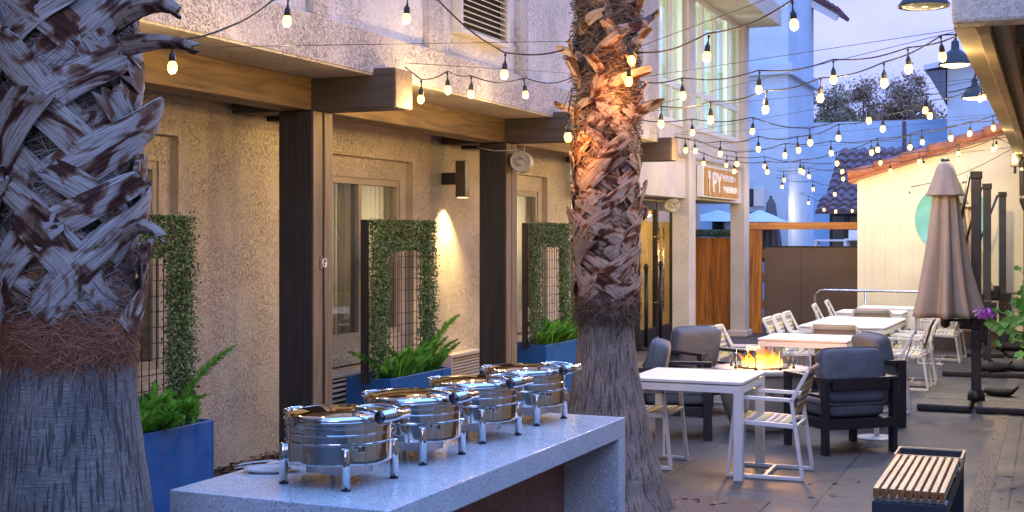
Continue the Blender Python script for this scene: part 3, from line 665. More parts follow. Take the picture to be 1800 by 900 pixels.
MT_ = mk_boot('torn_leaf_base', (.34,.25,.19), (.20,.10,.06), (.07,.025,.015), -.03); p1_ = p1; rt = Vector((CY, SY, 0)); fw = Vector((-SY, CY, 0)); rnd = random.Random(3)
for (zb, ang, ln, dz, wd) in ((2.52, -.55, .36, .10, .075), (2.46, -.35, .34, .05, .06), (2.60, -.8, .30, .16, .07), (1.78, -.45, .24, .13, .06), (2.30, -2.9, .25, .12, .07)):
    d = rt*math.cos(ang) + fw*math.sin(ang); sd = d.cross(Vector((0,0,1))).normalized(); v0 = []; v1 = []; u_ = []
    for p in range(9):
        s_ = p/8; c = d*(.16 + ln*s_) + Vector((0,0,zb + dz*math.sin(s_*2.2) - .05*s_)); wl = wd*(1.1 - .45*s_ + .12*math.sin(6*s_))
        for q in range(6):
            a_ = q/5 - .5; j = (rnd.uniform(-.02,.02) if p == 8 else 0); pt = c + Vector((0,0,1))*a_*wl + sd*(.018*(1-(2*a_)**2)) + d*j
            v0.append(pt); v1.append(pt + sd*(-.012)); u_.append((a_*wl, s_*ln))
    fs = [(p*6+q, p*6+q+1, p*6+q+7, p*6+q+6) for p in range(8) for q in range(5)]; m_ = 54
    fs += [tuple(m_+i for i in reversed(f)) for f in list(fs)] + [(p*6, p*6+6, m_+p*6+6, m_+p*6) for p in range(8)] + [(p*6+11, p*6+5, m_+p*6+5, m_+p*6+11) for p in range(8)] + [(48+q, 49+q, m_+49+q, m_+48+q) for q in range(5)]
    b = MB(); b.add(v0+v1, fs, True); b.uv = u_+u_; o = b.obj('torn_leaf_base', MT_, p1_); o.modifiers.new('es', 'EDGE_SPLIT').split_angle = R(38)
# ------------------------------------------------------------------ planters, trellises, ferns
def planter(y0, label, tl, fl, seed):
    rnd = random.Random(seed); x0, x1, L_ = -5.51, -5.07, 1.1
    t = thing('planter', label, 'planter', (x1 - .22, y0 + L_/2, 0), R(-2), 'blue rectangular planters along the wall')
    b = MB(); w_ = .22; l_ = L_/2; th = .022; z0, z1 = .02, .64
    b.box(-w_, w_, -l_, -l_+th, z0, z1); b.box(-w_, w_, l_-th, l_, z0, z1); b.box(-w_, -w_+th, -l_+th, l_-th, z0, z1); b.box(w_-th, w_, -l_+th, l_-th, z0, z1)
    b.obj('box', M_planter, t, .006)
    MB().box(-w_+th, w_-th, -l_+th, l_-th, z0, z1-.05).obj('soil', M_soil, t)
    # trellis
    t2 = thing('hedge_trellis', tl, 'trellis', (x1 - .24, y0 + L_/2, .60), R(-2), 'artificial hedge frames standing in the planters')
    hl = .565; ht = 1.37
    f = MB(); f.box(-.035, .025, -hl-.02, -hl+.015, -.0, ht); f.box(-.05, .0, hl-.015, hl+.02, 0, ht); f.box(-.05, .0, -hl+.015, hl-.015, ht-.03, ht); f.obj('frame', M_dark, t2, .003)
    g = MB(); n = 16
    for i in range(n+1): y = -hl + 2*hl*i/n; g.bar((-.01, y, .0), (-.01, y, ht-.01), .005, .005)
    for i in range(14): z = .05 + i*.1; g.bar((-.01, -hl, z), (-.01, hl, z), .005, .005)
    g.obj('wire_grid', M_dark, t2)
    h = MB(); bw = .27
    for _ in range(17000):
        r = rnd.random()
        if r < .42: y = rnd.uniform(-hl, -hl+bw); z = rnd.uniform(.0, ht)
        elif r < .80: y = rnd.uniform(hl-bw, hl); z = rnd.uniform(.17, ht)
        else: y = rnd.uniform(-hl+bw, hl-bw); z = rnd.uniform(ht-.27, ht)
        x = .01 + abs(rnd.gauss(.05, .025)); 
        if rnd.random() < .18: y += rnd.gauss(0, .02); z += rnd.gauss(0, .018); x += abs(rnd.gauss(0, .015))
        s = rnd.uniform(.007, .0145); nrm = Vector((rnd.uniform(.1, 1), rnd.uniform(-1, 1), rnd.uniform(-.4, 1))).normalized(); u = nrm.orthogonal().normalized(); v = nrm.cross(u)
        a = rnd.uniform(0, 6.3); u, v = u*math.cos(a)+v*math.sin(a), v*math.cos(a)-u*math.sin(a); p = Vector((x, y, z))
        h.add([p-u*s, p+v*s*.6, p+u*s, p-v*s*.6], [(0,1,2,3)])
    h.obj('hedge_leaves', M_hedge, t2)
    # ferns
    t3 = thing('foxtail_fern', fl, 'fern', (x1 - .15, y0 + L_/2, .585), 0, 'ferns growing in the blue planters')
    fo = MB(); st = MB()
    for i in range(44):
        by = rnd.uniform(-.42, .45); bx = rnd.uniform(-.05, .12); az = rnd.uniform(0, 6.3); ln = rnd.uniform(.22, .44); lean = rnd.uniform(.6, 1.25)
        if i in (0, 1): az = R(75); ln = .7; by = .2; lean = .85
        pts = [Vector((bx + math.cos(az)*ln*lean*s_*(.5+.5*s_)*.8, by + math.sin(az)*ln*lean*s_*(.5+.5*s_), ln*(s_ - .30*s_*s_*lean))) for s_ in [k/10 for k in range(11)]]
        st.tube(pts, .003, 4)
        for k in range(330):
            s_ = rnd.random()**.8; j = min(9, int(s_*10)); p = pts[j].lerp(pts[j+1], s_*10-j); tan = (pts[j+1]-pts[j]).normalized()
            d = Vector((rnd.gauss(0,1), rnd.gauss(0,1), rnd.gauss(0,1))); d = (d - tan*d.dot(tan)).normalized()
            l2 = .058*(math.sin(math.pi*min(1, s_*.85+.15))**.6)*rnd.uniform(.7, 1.2); e = p + (d + tan*.9).normalized()*l2; sd = d.cross(tan).normalized()*.0042
            fo.add([p-sd, p+sd, e+sd*.3, e-sd*.3], [(0,1,2,3)])
    for i in range(6):
        by = rnd.uniform(-.4, .2); pts = [Vector((.1+.05*s_+rnd.uniform(-.01,.01), by + .1*s_*s_*rnd.uniform(-1,1), .28*s_)) for s_ in (0,.33,.66,1)]
        wv = Vector((.0,.012,0)); vs_ = []
        for q, p in enumerate(pts): k = (1,1.1,.8,.1)[q]; vs_ += [p-wv*k, p+wv*k]
        fo.add(vs_, [(2*i_, 2*i_+1, 2*i_+3, 2*i_+2) for i_ in range(3)])
    fo.obj('fronds', M_fern, t3); st.obj('stem', M_fern, t3)
planter(6.05, 'blue planter beside the near palm trunk, first along the wall', 'green hedge frame with wire grid partly hidden by the near palm', 'bright green fern in the planter beside the near palm', 1)
planter(9.69, 'blue planter behind the chafing dishes, between the two timber posts', 'green hedge frame with wire grid between the two timber posts', 'bright green fern with one long arching plume above the chafing dishes', 2)
planter(13.30, 'blue planter partly behind the farther palm', 'green hedge frame just left of the farther palm', 'bright green fern just left of the farther palm', 3)

# ------------------------------------------------------------------ counter
A0 = W(297.5, 861, 4.857); yawc = R(-1.3)
ct = thing('serving_counter', 'white speckled quartz counter with waterfall ends and dark wood panels', 'counter', (A0.x, A0.y, 0), yawc)
CWd, CL, TH = .927, 2.51, .10
MB().box(0, CWd, 0, CL, .80, .90).obj('countertop', M_quartz, ct, .004)
MB().box(0, CWd, .0, TH, 0, .799).obj('end_panel', M_quartz, ct, .003)
MB().box(0, CWd, CL-TH, CL, 0, .799).obj('end_panel', M_quartz, ct, .003)
MB().box(.06, CWd-.30, TH+.002, CL-TH-.002, 0, .797).obj('wood_cabinet', M_cab, ct, .002)
CM = Matrix.Translation((A0.x, A0.y, .9)) @ Matrix.Rotation(yawc, 4, 'Z')

# chafing dish ; front (handle) faces local +x
M_capsteel = mat('dark_cap', (.10,.10,.11), .3, 1.0)
def chafer():
    t = thing('chafing_dish', 'x', 'chafing dish', (0,0,.9), 0, 'round chafing dishes in a row on the counter')
    MB().lathe([(.12,.086),(.19,.086),(.201,.088),(.2045,.093),(.205,.098),(.205,.105),(.205,.155),(.205,.162),(.2075,.164),(.2078,.168),(.2055,.170),(.205,.172)], 72).lathe([(.12,.086),(.001,.086)], 72).obj('water_pan', M_chrome, t).modifiers.new('es', 'EDGE_SPLIT').split_angle = R(28)
    MB().lathe([(.204,.173),(.204,.178),(.204,.192),(.204,.197),(.2072,.199),(.2072,.202),(.204,.204),(.204,.208),(.204,.219),(.204,.223),(.208,.225),(.208,.229),(.2045,.231),(.2045,.243)], 72).obj('food_pan_rim', M_chrome, t).modifiers.new('es', 'EDGE_SPLIT').split_angle = R(28)
    lid = MB().lathe([(.2045,.244),(.212,.245),(.2125,.249),(.2065,.251),(.2065,.259),(.203,.265),(.192,.270),(.184,.272),(.180,.271),(.178,.268)], 72).obj('lid', M_chrome, t)
    lid.modifiers.new('es', 'EDGE_SPLIT').split_angle = R(40)
    MB().lathe([(.179,.2695),(.14,.2765),(.10,.281),(.05,.2845),(.001,.285)], 56).obj('glass_dome', M_chlid, lid)
    MB().lathe([(.001,.232),(.17,.232),(.192,.2405)], 56).obj('food_tray', M_steel, t)
    MB().tube([(.272,-.105,.276),(.272,.060,.276)], .0225, 28).obj('handle', M_chrome, t)
    MB().tube([(.272,-.1055,.276),(.272,-.110,.276)], [.0235,.0235], 28).tube([(.272,-.1105,.276),(.272,-.112,.276)], [.009,.007], 12).obj('handle_cap', M_capsteel, t)
    P_ = [(.272,-.085,.282),(.22,-.083,.292),(.165,-.078,.297),(.12,-.062,.293),(.10,-.035,.290),(.095,-.01,.289),(.10,.015,.290),(.12,.035,.293),(.165,.045,.297),(.22,.047,.292),(.272,.048,.282)]
    MB().tube(P_, .0075, 12).obj('handle_loop', M_chrome, t)
    MB().box(.196,.235,-.085,-.045,.250,.268).box(.196,.235,.012,.05,.250,.268).obj('handle_mount', M_chrome, t, .004)
    MB().box(-.245,-.205,-.045,.045,.246,.258).obj('hinge', M_chrome, t, .004)
    MB().tube([(-.205,-.05,.258),(-.235,-.045,.262),(-.25,0,.262),(-.235,.045,.262),(-.205,.05,.258)], .006, 8).obj('side_lug', M_chrome, t)
    for sx, sy in ((1,-1),(1,1),(-1,-1),(-1,1)):
        x, y = sx*.149, sy*.151
        l = MB().tube([(x,y,.006),(x,y,.150),(x,y,.155)], [.0172,.0172,.013], 24).obj('leg', M_chrome, t)
        MB().tube([(x,y,0),(x,y,.006)], .0176, 16).obj('rubber_foot', M_cable, l)
    MB().box(-.10,.10,-.075,-.072,.035,.084).box(-.10,.10,.072,.075,.035,.085).box(.10,.103,-.075,.075,.035,.085).box(-.103,-.10,-.075,.075,.035,.085).box(-.10,.10,-.072,.072,.035,.038).obj('fuel_holder', M_steel, t)
    MB().lathe([(.035,.04),(.035,.075),(.03,.078),(.001,.078)], 20, (.0,0,0)).obj('fuel_can', mat('brass_can', (.55,.38,.12), .3, 1.0), t)
    MB().box(.196,.215,-.205+.06,-.12,.145,.168).obj('latch', M_chrome, t, .003)
    return t
cd0 = chafer()
labs = ['nearest and largest round steel chafing dish, beside the tongs', 'second round steel chafing dish from the tongs end of the counter', 'third round steel chafing dish from the tongs end of the counter', 'farthest round steel chafing dish, next to the palm trunk']
for k in range(4):
    xc, dd = -.664 + k*.6*.405, 5.035 + k*.6*.914
    px = 900 + F*xc/dd; p = W(px, 411 + F*.95/dd, dd)
    if k == 0: cd0.location = p; cd0.rotation_euler.z = yawc - R(7); cd0['label'] = labs[0]
    else: dup(cd0, labs[k], p, yawc + R((-8, -6, -9, -5)[k]))
# tongs and plate
pl = W(470, 824, 5.22); pl.z = .901
t = thing('spoon_rest', 'shallow white spoon rest under the steel tongs on the counter', 'spoon rest', pl, R(20))
MB().lathe([(.001,.004),(.05,.004),(.075,.014),(.078,.013),(.052,0),(.001,0)], 40, f=lambda a, z: 1+.25*math.cos(2*a)).obj('dish', mat('glazed_white', (.6,.62,.66), .15), t)
t = thing('serving_tongs', 'polished steel serving tongs resting on the white spoon rest', 'tongs', (pl.x, pl.y, .915), R(35))
for s_ in (-1, 1):
    q = MB(); n = 12; vs_ = []
    for i in range(n+1):
        u = i/n; x = -.13 + .26*u; wd = .008 + .020*max(0, (u-.55)/.45) ; y = s_*(.004 + .016*math.sin(u*2.6)); z = .012*math.sin(u*3.1) + .008 + s_*.004
        vs_ += [(x, y-wd, z+.004), (x, y, z-.002*u), (x, y+wd, z+.004)]
    fs = []
    for i in range(n): fs += [(3*i, 3*i+1, 3*i+4, 3*i+3), (3*i+1, 3*i+2, 3*i+5, 3*i+4)]
    q.add(vs_, fs, True); o = q.obj('tong_arm', M_chrome, t); sd = o.modifiers.new('s', 'SOLIDIFY'); sd.thickness = .0015

# ------------------------------------------------------------------ tables
def table(label, x0, x1, y0, y1, slats, rz=0, h=.74):
    cx, cy = (x0+x1)/2, (y0+y1)/2; a, c = (x1-x0)/2, (y1-y0)/2
    t = thing('dining_table', label, 'table', (cx, cy, 0), rz, 'white metal dining tables')
    top = MB(); n = slats
    e = .035
    top.box(-a, a, -c, -c+e, h-.02, h); top.box(-a, a, c-e, c, h-.02, h); top.box(-a, -a+e, -c+e, c-e, h-.02, h); top.box(a-e, a, -c+e, c-e, h-.02, h)
    for i in range(n):
        u0 = -a+e + (2*a-2*e)*i/n; u1 = -a+e + (2*a-2*e)*(i+1)/n; top.box(u0+.0015, u1-.0015, -c+e+.0015, c-e-.0015, h-.018, h-.0012)
    top.box(-a+e, a-e, -c+e, c-e, h-.03, h-.021)
    top.obj('tabletop', M_tabletop, t, .0012, seg=1)
    MB().box(-a+.004, a-.004, -c+.004, -c+.03, h-.085, h-.031).box(-a+.004, a-.004, c-.03, c-.004, h-.085, h-.031).box(-a+.004, -a+.03, -c+.03, c-.03, h-.085, h-.031).box(a-.03, a-.004, -c+.03, c-.03, h-.085, h-.031).obj('apron', M_chair, t, .001)
    for sx in (-1, 1):
        for sy in (-1, 1):
            xa, ya = sx*(a-.035), sy*(c-.035); MB().box(xa-.0335, xa+.0335, ya-.0335, ya+.0335, 0, h-.03).obj('leg', M_chair, t, .003)
    return t
table('white square table nearest the palm, in front of the fire pit', -3.04, -2.14, 9.68, 10.52, 8)
table('white slatted square table just behind the fire pit flames', -2.88, -1.94, 13.84, 14.66, 11, R(-3))
table('long white table with chairs along both sides', -2.81, -1.80, 15.95, 17.9, 12, R(-2))
table('white table beyond the long table, partly hidden by a striped chair back', -2.85, -1.93, 18.9, 19.7, 8)
table('farthest white table, close to the cream wall', -2.72, -1.88, 20.15, 20.9, 8)

# ------------------------------------------------------------------ dining chairs (local: faces +y)
def chair():
    t = thing('dining_chair', 'x', 'chair', (0,0,0), 0, 'white metal dining chairs with striped slings')
    wv = .26; k = .028
    for s_ in (-1, 1):
        x = s_*(wv - k/2)
        f = MB(); f.bar((x,-.295,k/2),(x,.285,k/2),k,k); f.bar((x,.275,k),(x,.215,.62),k,k,(0,1,0)); f.bar((x,.228,.61),(x,-.215,.60),k,k)
        f.bar((x,-.285,k),(x,-.205,.605),k,k,(0,1,0)); f.bar((x,-.205,.59),(x,-.325,.82),k,k,(0,1,0)); f.bar((x,.235,.425),(x,-.235,.405),k,.035)
        f.obj('side_frame', M_chair, t, .003, seg=1)
    MB().bar((-wv+k,0,k/2),(wv-k,0,k/2),k,k).obj('stretcher', M_chair, t, .003, seg=1)
    MB().bar((-wv+k,.225,.42),(wv-k,.225,.42),.022,.022).obj('seat_bar', M_chair, t)
    MB().bar((-wv+k,-.235,.40),(wv-k,-.235,.40),.022,.022).obj('seat_bar', M_chair, t)
    MB().tube([(-wv+.01,-.325,.825),(wv-.01,-.325,.825)], .013, 10).obj('top_bar', M_chair, t)
    b = MB(); w_ = wv-k-.002
    prof = [(.235,.425),(.245,.435),(.235,.445),(.12,.437),(0,.428),(-.12,.424),(-.20,.424)]
    vs_ = []; uv = []; d = 0; pv = None
    for (y, z) in prof:
        if pv: d += math.hypot(y-pv[0], z-pv[1])
        pv = (y, z)
        for i in range(5): xx = -w_ + 2*w_*i/4; vs_.append((xx, y, z - .006*(1-(2*i/4-1)**2))); uv.append((xx, d))
    b.add(vs_, [(r*5+i, r*5+i+1, (r+1)*5+i+1, (r+1)*5+i) for r in range(len(prof)-1) for i in range(4)], True); b.uv = uv
    o = b.obj('seat', M_sling, t); sd = o.modifiers.new('s', 'SOLIDIFY'); sd.thickness = .004
    b = MB(); prof = [(-.215,.47),(-.235,.52),(-.26,.60),(-.285,.68),(-.305,.76),(-.318,.815),(-.325,.84),(-.338,.838),(-.338,.815)]; vs_ = []; uv = []; d = 1.1
    for j, (y, z) in enumerate(prof):
        if j: d += math.hypot(y-prof[j-1][0], z-prof[j-1][1])
        for i in range(5): xx = -w_ + 2*w_*i/4; vs_.append((xx, y - .008*(1-(2*i/4-1)**2), z)); uv.append((xx, d))
    b.add(vs_, [(r*5+i, r*5+i+1, (r+1)*5+i+1, (r+1)*5+i) for r in range(len(prof)-1) for i in range(4)], True); b.uv = uv
    o = b.obj('backrest', M_sling, t); sd = o.modifiers.new('s', 'SOLIDIFY'); sd.thickness = .004
    return t
ch0 = chair(); used = [0]
def put_chair(x, y, face, label):   # face: 'E' +x, 'W' -x, 'N' +y, 'S' -y (plus degrees)
    rz = {'N': 0, 'W': R(90), 'E': R(-90), 'S': R(180)}[face[0]] + R(face[1] if len(face) > 1 else 0)
    if not used[0]: used[0] = 1; ch0.location = (x, y, 0); ch0.rotation_euler.z = rz; ch0['label'] = label; return
    dup(ch0, label, (x, y, 0), rz)
put_chair(-2.02, 10.11, ('W', 1), 'white striped chair at the right side of the nearest table, closest to viewer')
put_chair(-3.04, 10.19, ('E', 0), 'white striped chair at the left side of the nearest table, half behind palm')
put_chair(-3.12, 14.22, ('E', -3), 'white striped chair at the left of the slatted table behind the fire pit')
put_chair(-1.66, 14.2, ('W', 4), 'white striped chair at the right of the slatted table, mostly behind an armchair')
put_chair(-2.24, 15.12, ('N', 0), 'white chair with yellow stripe seen from behind at near end of long table')
for i, y in enumerate((15.75, 16.36, 16.97)):
    put_chair(-2.88, y + .12, ('E', 0), ['nearest', 'middle', 'farthest'][i] + ' of the three striped chairs on the left side of the long table')
put_chair(-1.64, 16.31, ('W', 0), 'nearest white chair on the right side of the long table')
put_chair(-1.62, 17.02, ('W', 3), 'white chair behind the nearest one on the right side of the long table')
put_chair(-2.25, 18.35, ('N', 2), 'striped chair seen from behind beyond the far end of the long table')
put_chair(-2.86, 19.15, ('E', 4), 'striped chair at left of the table beyond the long table, lower of two')
put_chair(-2.86, 20.3, ('E', 4), 'striped chair at left of the farthest table, beside the curved handrail end')
put_chair(-1.49, 19.6, ('W', 0), 'white chair beneath the closed taupe umbrella, nearer of two')
put_chair(-1.49, 20.35, ('W', -3), 'white chair beneath the closed taupe umbrella, farther of two')

# ------------------------------------------------------------------ lounge armchairs (local: faces +y)
def cushion(name, sx, sy, sz, m, par, loc, rx, seed):
    rnd = random.Random(seed); b = MB(); n = 14; vs_ = []; fs = []; idx = {}
    def sp(u, e): return math.copysign(abs(u)**e, u)
    for i in range(n+1):
        for j in range(2*n):
            la = -math.pi/2 + math.pi*i/n; lo = 2*math.pi*j/(2*n)
            x = sp(math.cos(la), .24)*sp(math.cos(lo), .22); y = sp(math.cos(la), .24)*sp(math.sin(lo), .22); z = sp(math.sin(la), .6)
            pin = 1 - .05*(abs(x*y))**2
            wob = .035*math.sin(5*x+seed)*math.cos(4*y+seed*2) + .03*math.sin(9*x+4*y+seed) + .025*math.sin(13*y-6*x)*abs(x)
            vs_.append((sx/2*x*pin, sy/2*y*pin, sz/2*(z*(1 + .15*(1-x*x)*(1-y*y)) + wob)))
    for i in range(n):
        for j in range(2*n): j2 = (j+1) % (2*n); fs.append((i*2*n+j, i*2*n+j2, (i+1)*2*n+j2, (i+1)*2*n+j))
    b.add(vs_, fs, True); o = b.obj(name, m, par, subd=1); o.location = loc; o.rotation_euler = (rx, 0, 0)
    pts = []
    for k in range(49):
        lo = 2*math.pi*k/48; pts.append((sx/2*.99*sp(math.cos(lo), .22), sy/2*.99*sp(math.sin(lo), .22), sz*.26))
    q = MB().tube(pts, .006, 6, False).obj('piping', m, o)
    return o
def armchair():
    t = thing('lounge_armchair', 'x', 'armchair', (0,0,0), 0, 'black framed armchairs with blue grey cushions round the fire pit')
    a, c = .35, .34
    for sx in (-1, 1):
        for sy in (-1, 1):
            x, y = sx*(a-.02), sy*(c-.04); MB().box(x-.02, x+.02, y-.04, y+.04, 0, .615).obj('leg', M_black, t, .003)
        x = sx*(a-.035); MB().box(x-.037, x+.037, -c, c, .616, .645).obj('armrest', M_black, t, .003)
        x = sx*(a-.02); MB().box(x-.008, x+.008, -c+.08, c-.08, .47, .495).obj('side_bar', M_black, t, .002)
        MB().box(x-.015, x+.015, -c+.08, c-.08, .215, .30).obj('side_rail', M_black, t, .003)
    MB().box(-a+.04, a-.04, -c, -c+.035, .215, .30).obj('back_rail', M_black, t, .003)
    MB().box(-a+.04, a-.04, c-.035, c, .215, .30).obj('front_rail', M_black, t, .003)
    MB().box(-a+.072, a-.072, -c, -c+.05, .545, .644).obj('top_rail', M_black, t, .003)
    MB().box(-a+.04, a-.04, -c+.035, c-.035, .27, .298).obj('seat_deck', M_black, t)
    cushion('seat_cushion', .60, .62, .155, M_cushion, t, (0, .02, .375), 0, 3)
    cushion('back_cushion', .62, .48, .19, M_cushion, t, (0, -.17, .64), R(76), 5)
    return t
ac0 = armchair()
def place_ac(o, x, y, head):
    o.location = (x, y, 0); o.rotation_euler.z = head - R(90)
ac0['label'] = 'armchair seen from behind, nearest of four around the fire pit'
place_ac(ac0, -1.70, 11.52, R(131))
dup(ac0, 'armchair at right of the fire pit, behind the nearest armchair', (-1.76, 13.1, 0), R(211-90))
dup(ac0, 'armchair at far left of the fire pit, facing the flames', (-3.34, 13.35, 0), R(-34-90))
dup(ac0, 'armchair between the palm trunk and fire pit, half behind the white table', (-3.22, 11.72, 0), R(14-90))
# side table
st_ = W(1541, 769, 11.85)
t = thing('side_table', 'small round pedestal table behind the nearest armchair', 'side table', (st_.x, st_.y, 0))
MB().lathe([(.001,.022),(.12,.020),(.175,.012),(.178,0),(.001,0)], 40).obj('base', M_chair, t)
MB().tube([(0,0,.02),(0,0,.50)], .022, 16).obj('pole', M_chair, t)
MB().lathe([(.001,.50),(.155,.50),(.16,.51),(.155,.52),(.001,.52)], 40).obj('tabletop', M_tabletop, t)

# ------------------------------------------------------------------ fire pit
fp = W(1340, 700, 12.45)
t = thing('fire_pit', 'round grey concrete fire bowl with glass guard and burning flames', 'fire pit', (fp.x, fp.y, 0))
MB().lathe([(.001,0),(.29,0),(.30,.03),(.36,.18),(.405,.34),(.42,.50),(.425,.535)], 56).obj('bowl', M_pit, t)
MB().lathe([(.425,.535),(.455,.538),(.46,.545),(.46,.572),(.452,.58),(.26,.58),(.25,.57),(.25,.55),(.001,.55)], 56).obj('rim_slab', mat('rim_concrete', (.30,.29,.30), .6, var=.1, bs=.2), t)
MB().lathe([(.20,.581),(.245,.583),(.245,.592),(.20,.594)], 40).obj('burner_ring', M_dark, t)
q = MB()
rnd = random.Random(5)
for i in range(140):
    a = rnd.uniform(0,6.3); r = .2*rnd.random()**.5; s_ = rnd.uniform(.01,.02); q.lathe([(.001,-s_*.7),(s_,0),(.001,s_*.7)], 5, (r*math.cos(a), r*math.sin(a), .565))
q.obj('lava_rock', M_bag, t)
g = MB(); n = 8
for k in range(n):
    a0, a1 = 2*math.pi*(k+.04)/n, 2*math.pi*(k+.96)/n; r_ = .295
    p0, p1 = (r_*math.cos(a0), r_*math.sin(a0)), (r_*math.cos(a1), r_*math.sin(a1)); g.bar((*p0,.675),(*p1,.675),.006,.17)
g.obj('glass_guard', M_glass_c, t)
for k in range(n):
    q = MB(); a = 2*math.pi*k/n; q.tube([(.295*math.cos(a), .295*math.sin(a), .58), (.295*math.cos(a), .295*math.sin(a), .70)], .006, 8)
    q.lathe([(.001,-.012),(.016,-.012),(.016,.012),(.001,.012)], 10, (.295*math.cos(a), .295*math.sin(a), .592))
    q.obj('guard_clip', M_dark, t)
fl = MB()
for i in range(22):
    a = rnd.uniform(0, 6.3); r = .17*rnd.random()**.5; hgt = rnd.uniform(.08, .29)*(1.15 - r*2.2); w_ = rnd.uniform(.022, .045); bx, by = r*math.cos(a), r*math.sin(a); ph = rnd.uniform(0,6)
    pts = []; rr = []
    for k in range(9):
        s_ = k/8; pts.append((bx + .03*math.sin(ph+s_*4)*s_ - .03*s_, by + .03*math.cos(ph+s_*3)*s_, .58 + hgt*s_)); rr.append(w_*(math.sin(math.pi*(s_*.8+.2))**.8)*(1-s_)**.5 + .0015)
    fl.tube(pts, rr, 8)
fl.obj('flames', M_fire, t)
plight(t, (0, 0, .74), 42, (1, .42, .12), .09)
q = MB(); q.tube([(.34*math.cos(-1.1), .34*math.sin(-1.1)-.05, .40), (.36*math.cos(-1.1), .36*math.sin(-1.1)-.08, .40)], .02, 12); q.obj('gas_knob', M_dark, t)

# ------------------------------------------------------------------ umbrellas
M_pole = mat('slate_pole', (.035,.04,.052), .4)
def umbrella(label, gl, canopy_off, m, H0=2.52, seed=1, base_rz=0):
    t = thing('patio_umbrella', label, 'umbrella', (*gl, 0), base_rz, 'closed cantilever umbrellas on black posts'); rnd = random.Random(seed)
    MB().box(-.05,.05,-.05,.05,.10,H0-.06).obj('pole', M_pole, t, .006)
    tb = MB().box(-.06,.12-.18+.12,-.06,.06,H0-.06,H0+.02); tb.obj('top_bracket', M_dark, t, .008)
    ox, oy = canopy_off
    MB().tube([(-.07,-.0,H0-.03),(ox*.75,oy*.75,H0-.95)], .018, 10).obj('strut', M_dark, t)
    MB().box(-.058,.058,-.058,.058,.62,.80).obj('clamp', M_dark, t, .006)
    q = MB(); q.box(-.17,.06,-.075,-.052,.83,.97); q.box(-.15,-.05,-.11,-.05,.86,1.06); q.box(.03,.12,-.09,-.055,.70,.95); q.tube([(.10,-.12,.66),(.10,-.12,.85)], .018, 10); q.obj('crank_arm', M_dark, t, .012)
    MB().lathe([(.001,.0),(.09,.0),(.09,.06),(.075,.12),(.06,.13)], 16, (0,0,.055)).obj('pole_socket', M_dark, t)
    for (ax, ay) in ((-.56,-.56),(.02,-.56),(-.56,.02),(.02,.02)):
        q = MB(); q.box(ax, ax+.53, ay, ay+.53, 0, .075)
        q.obj('base_weight', M_basew, t, .022, seg=3)
    nf = 8; cx, cy = ox, oy
    ph = rnd.uniform(0, 1)
    def fold(a, z):
        s_ = max(0, min(1, (2.3 - z)/1.3))
        return 1 + (.10 + .20*s_)*math.sin(nf*a + ph + .8*s_ + .5*math.sin(2*a+ph*7))*(1+.35*math.sin(a*3+ph*9)) + .07*s_*math.sin(3*a+ph*5)+ .03*math.sin(17*a+ph+2*z)
    MB().lathe([(.10,2.38),(.125,2.2),(.145,2.0),(.165,1.8),(.19,1.6),(.22,1.4),(.25,1.2),(.285,1.03),(.295,.965),(.27,.97),(.22,1.1)], 120, (cx,cy,0), f=fold).obj('canopy', m, t)
    MB().lathe([(.045,2.62),(.075,2.60),(.10,2.52),(.135,2.40),(.185,2.27),(.19,2.255),(.18,2.26),(.12,2.38)], 96, (cx,cy,0), f=lambda a, z: 1 + .09*(2.62-z)*2.4*math.sin(6*a+ph*3)).obj('vent_flap', m, t)
    MB().lathe([(.001,2.655),(.04,2.65),(.05,2.62),(.05,2.60)], 20, (cx,cy,0)).obj('top_cap', M_dark, t)
    MB().tube([(cx,cy,.85),(cx,cy,2.5)], .02, 10).obj('mast', M_dark, t)
    MB().lathe([(.03,.86),(.05,.88),(.05,.98)], 12, (cx,cy,0)).bar((cx,cy,.93),(-.05,-.06,.93),.03,.03).obj('hub', M_dark, t)
    return t
up = W(1716, 715, 14.0)
umbrella('closed taupe umbrella in front, its canopy nearest the viewer', (up.x, up.y), (-.30, -.22), M_umb, 2.5, 1)
up = W(1735, 655, 17.35)
umbrella('closed umbrella half hidden behind the front one, canvas coloured as if lamplit', (up.x, up.y), (-.42, .25), M_umb_lit, 2.5, 2, R(4))
up = W(1762, 628, 20.0)
umbrella('farthest closed umbrella by the cream wall, its pole at right', (up.x, up.y), (-.55, -.1), M_umb_lit, 2.47, 3, R(8))
def sandbag(p, label, rz, s=1):
    b = MB(); n = 10; vs_ = []; fs = []; rnd = random.Random(int(p[0]*100))
    for i in range(n+1):
        for j in range(16):
            la = -math.pi/2+math.pi*i/n; lo = 2*math.pi*j/16
            w_ = 1+.10*math.sin(3*lo+rz*4)+rnd.uniform(-.04,.04); vs_.append((.24*s*math.cos(la)**.7*math.cos(lo)*w_ if abs(math.cos(la))>1e-6 else 0, .15*s*abs(math.cos(la))**.7*math.sin(lo)*w_, .075*s*(1+math.sin(la)*(.8+.2*w_))))
    for i in range(n):
        for j in range(16): fs.append((i*16+j, i*16+(j+1)%16, (i+1)*16+(j+1)%16, (i+1)*16+j))
    b.add(vs_, fs, True); b.tube([(.2*s,0,.09*s),(.26*s,0,.15*s),(.29*s,.02,.17*s)], [.03,.02,.012], 8)
    o = b.obj('sandbag', M_bag, None, subd=1); o.location = (p[0], p[1], p[2]); o.rotation_euler.z = rz; tag(o, label, 'sandbag', 'black weight bags on the umbrella bases')
def bag_at(px, py, d, z, label, rz, s=1):
    q = W(px, py, d); sandbag((q.x, q.y, z), label, rz, s*.8)
bag_at(1757, 700, 14.35, .066, 'black sandbag on the base of the front umbrella', R(-20), .9)
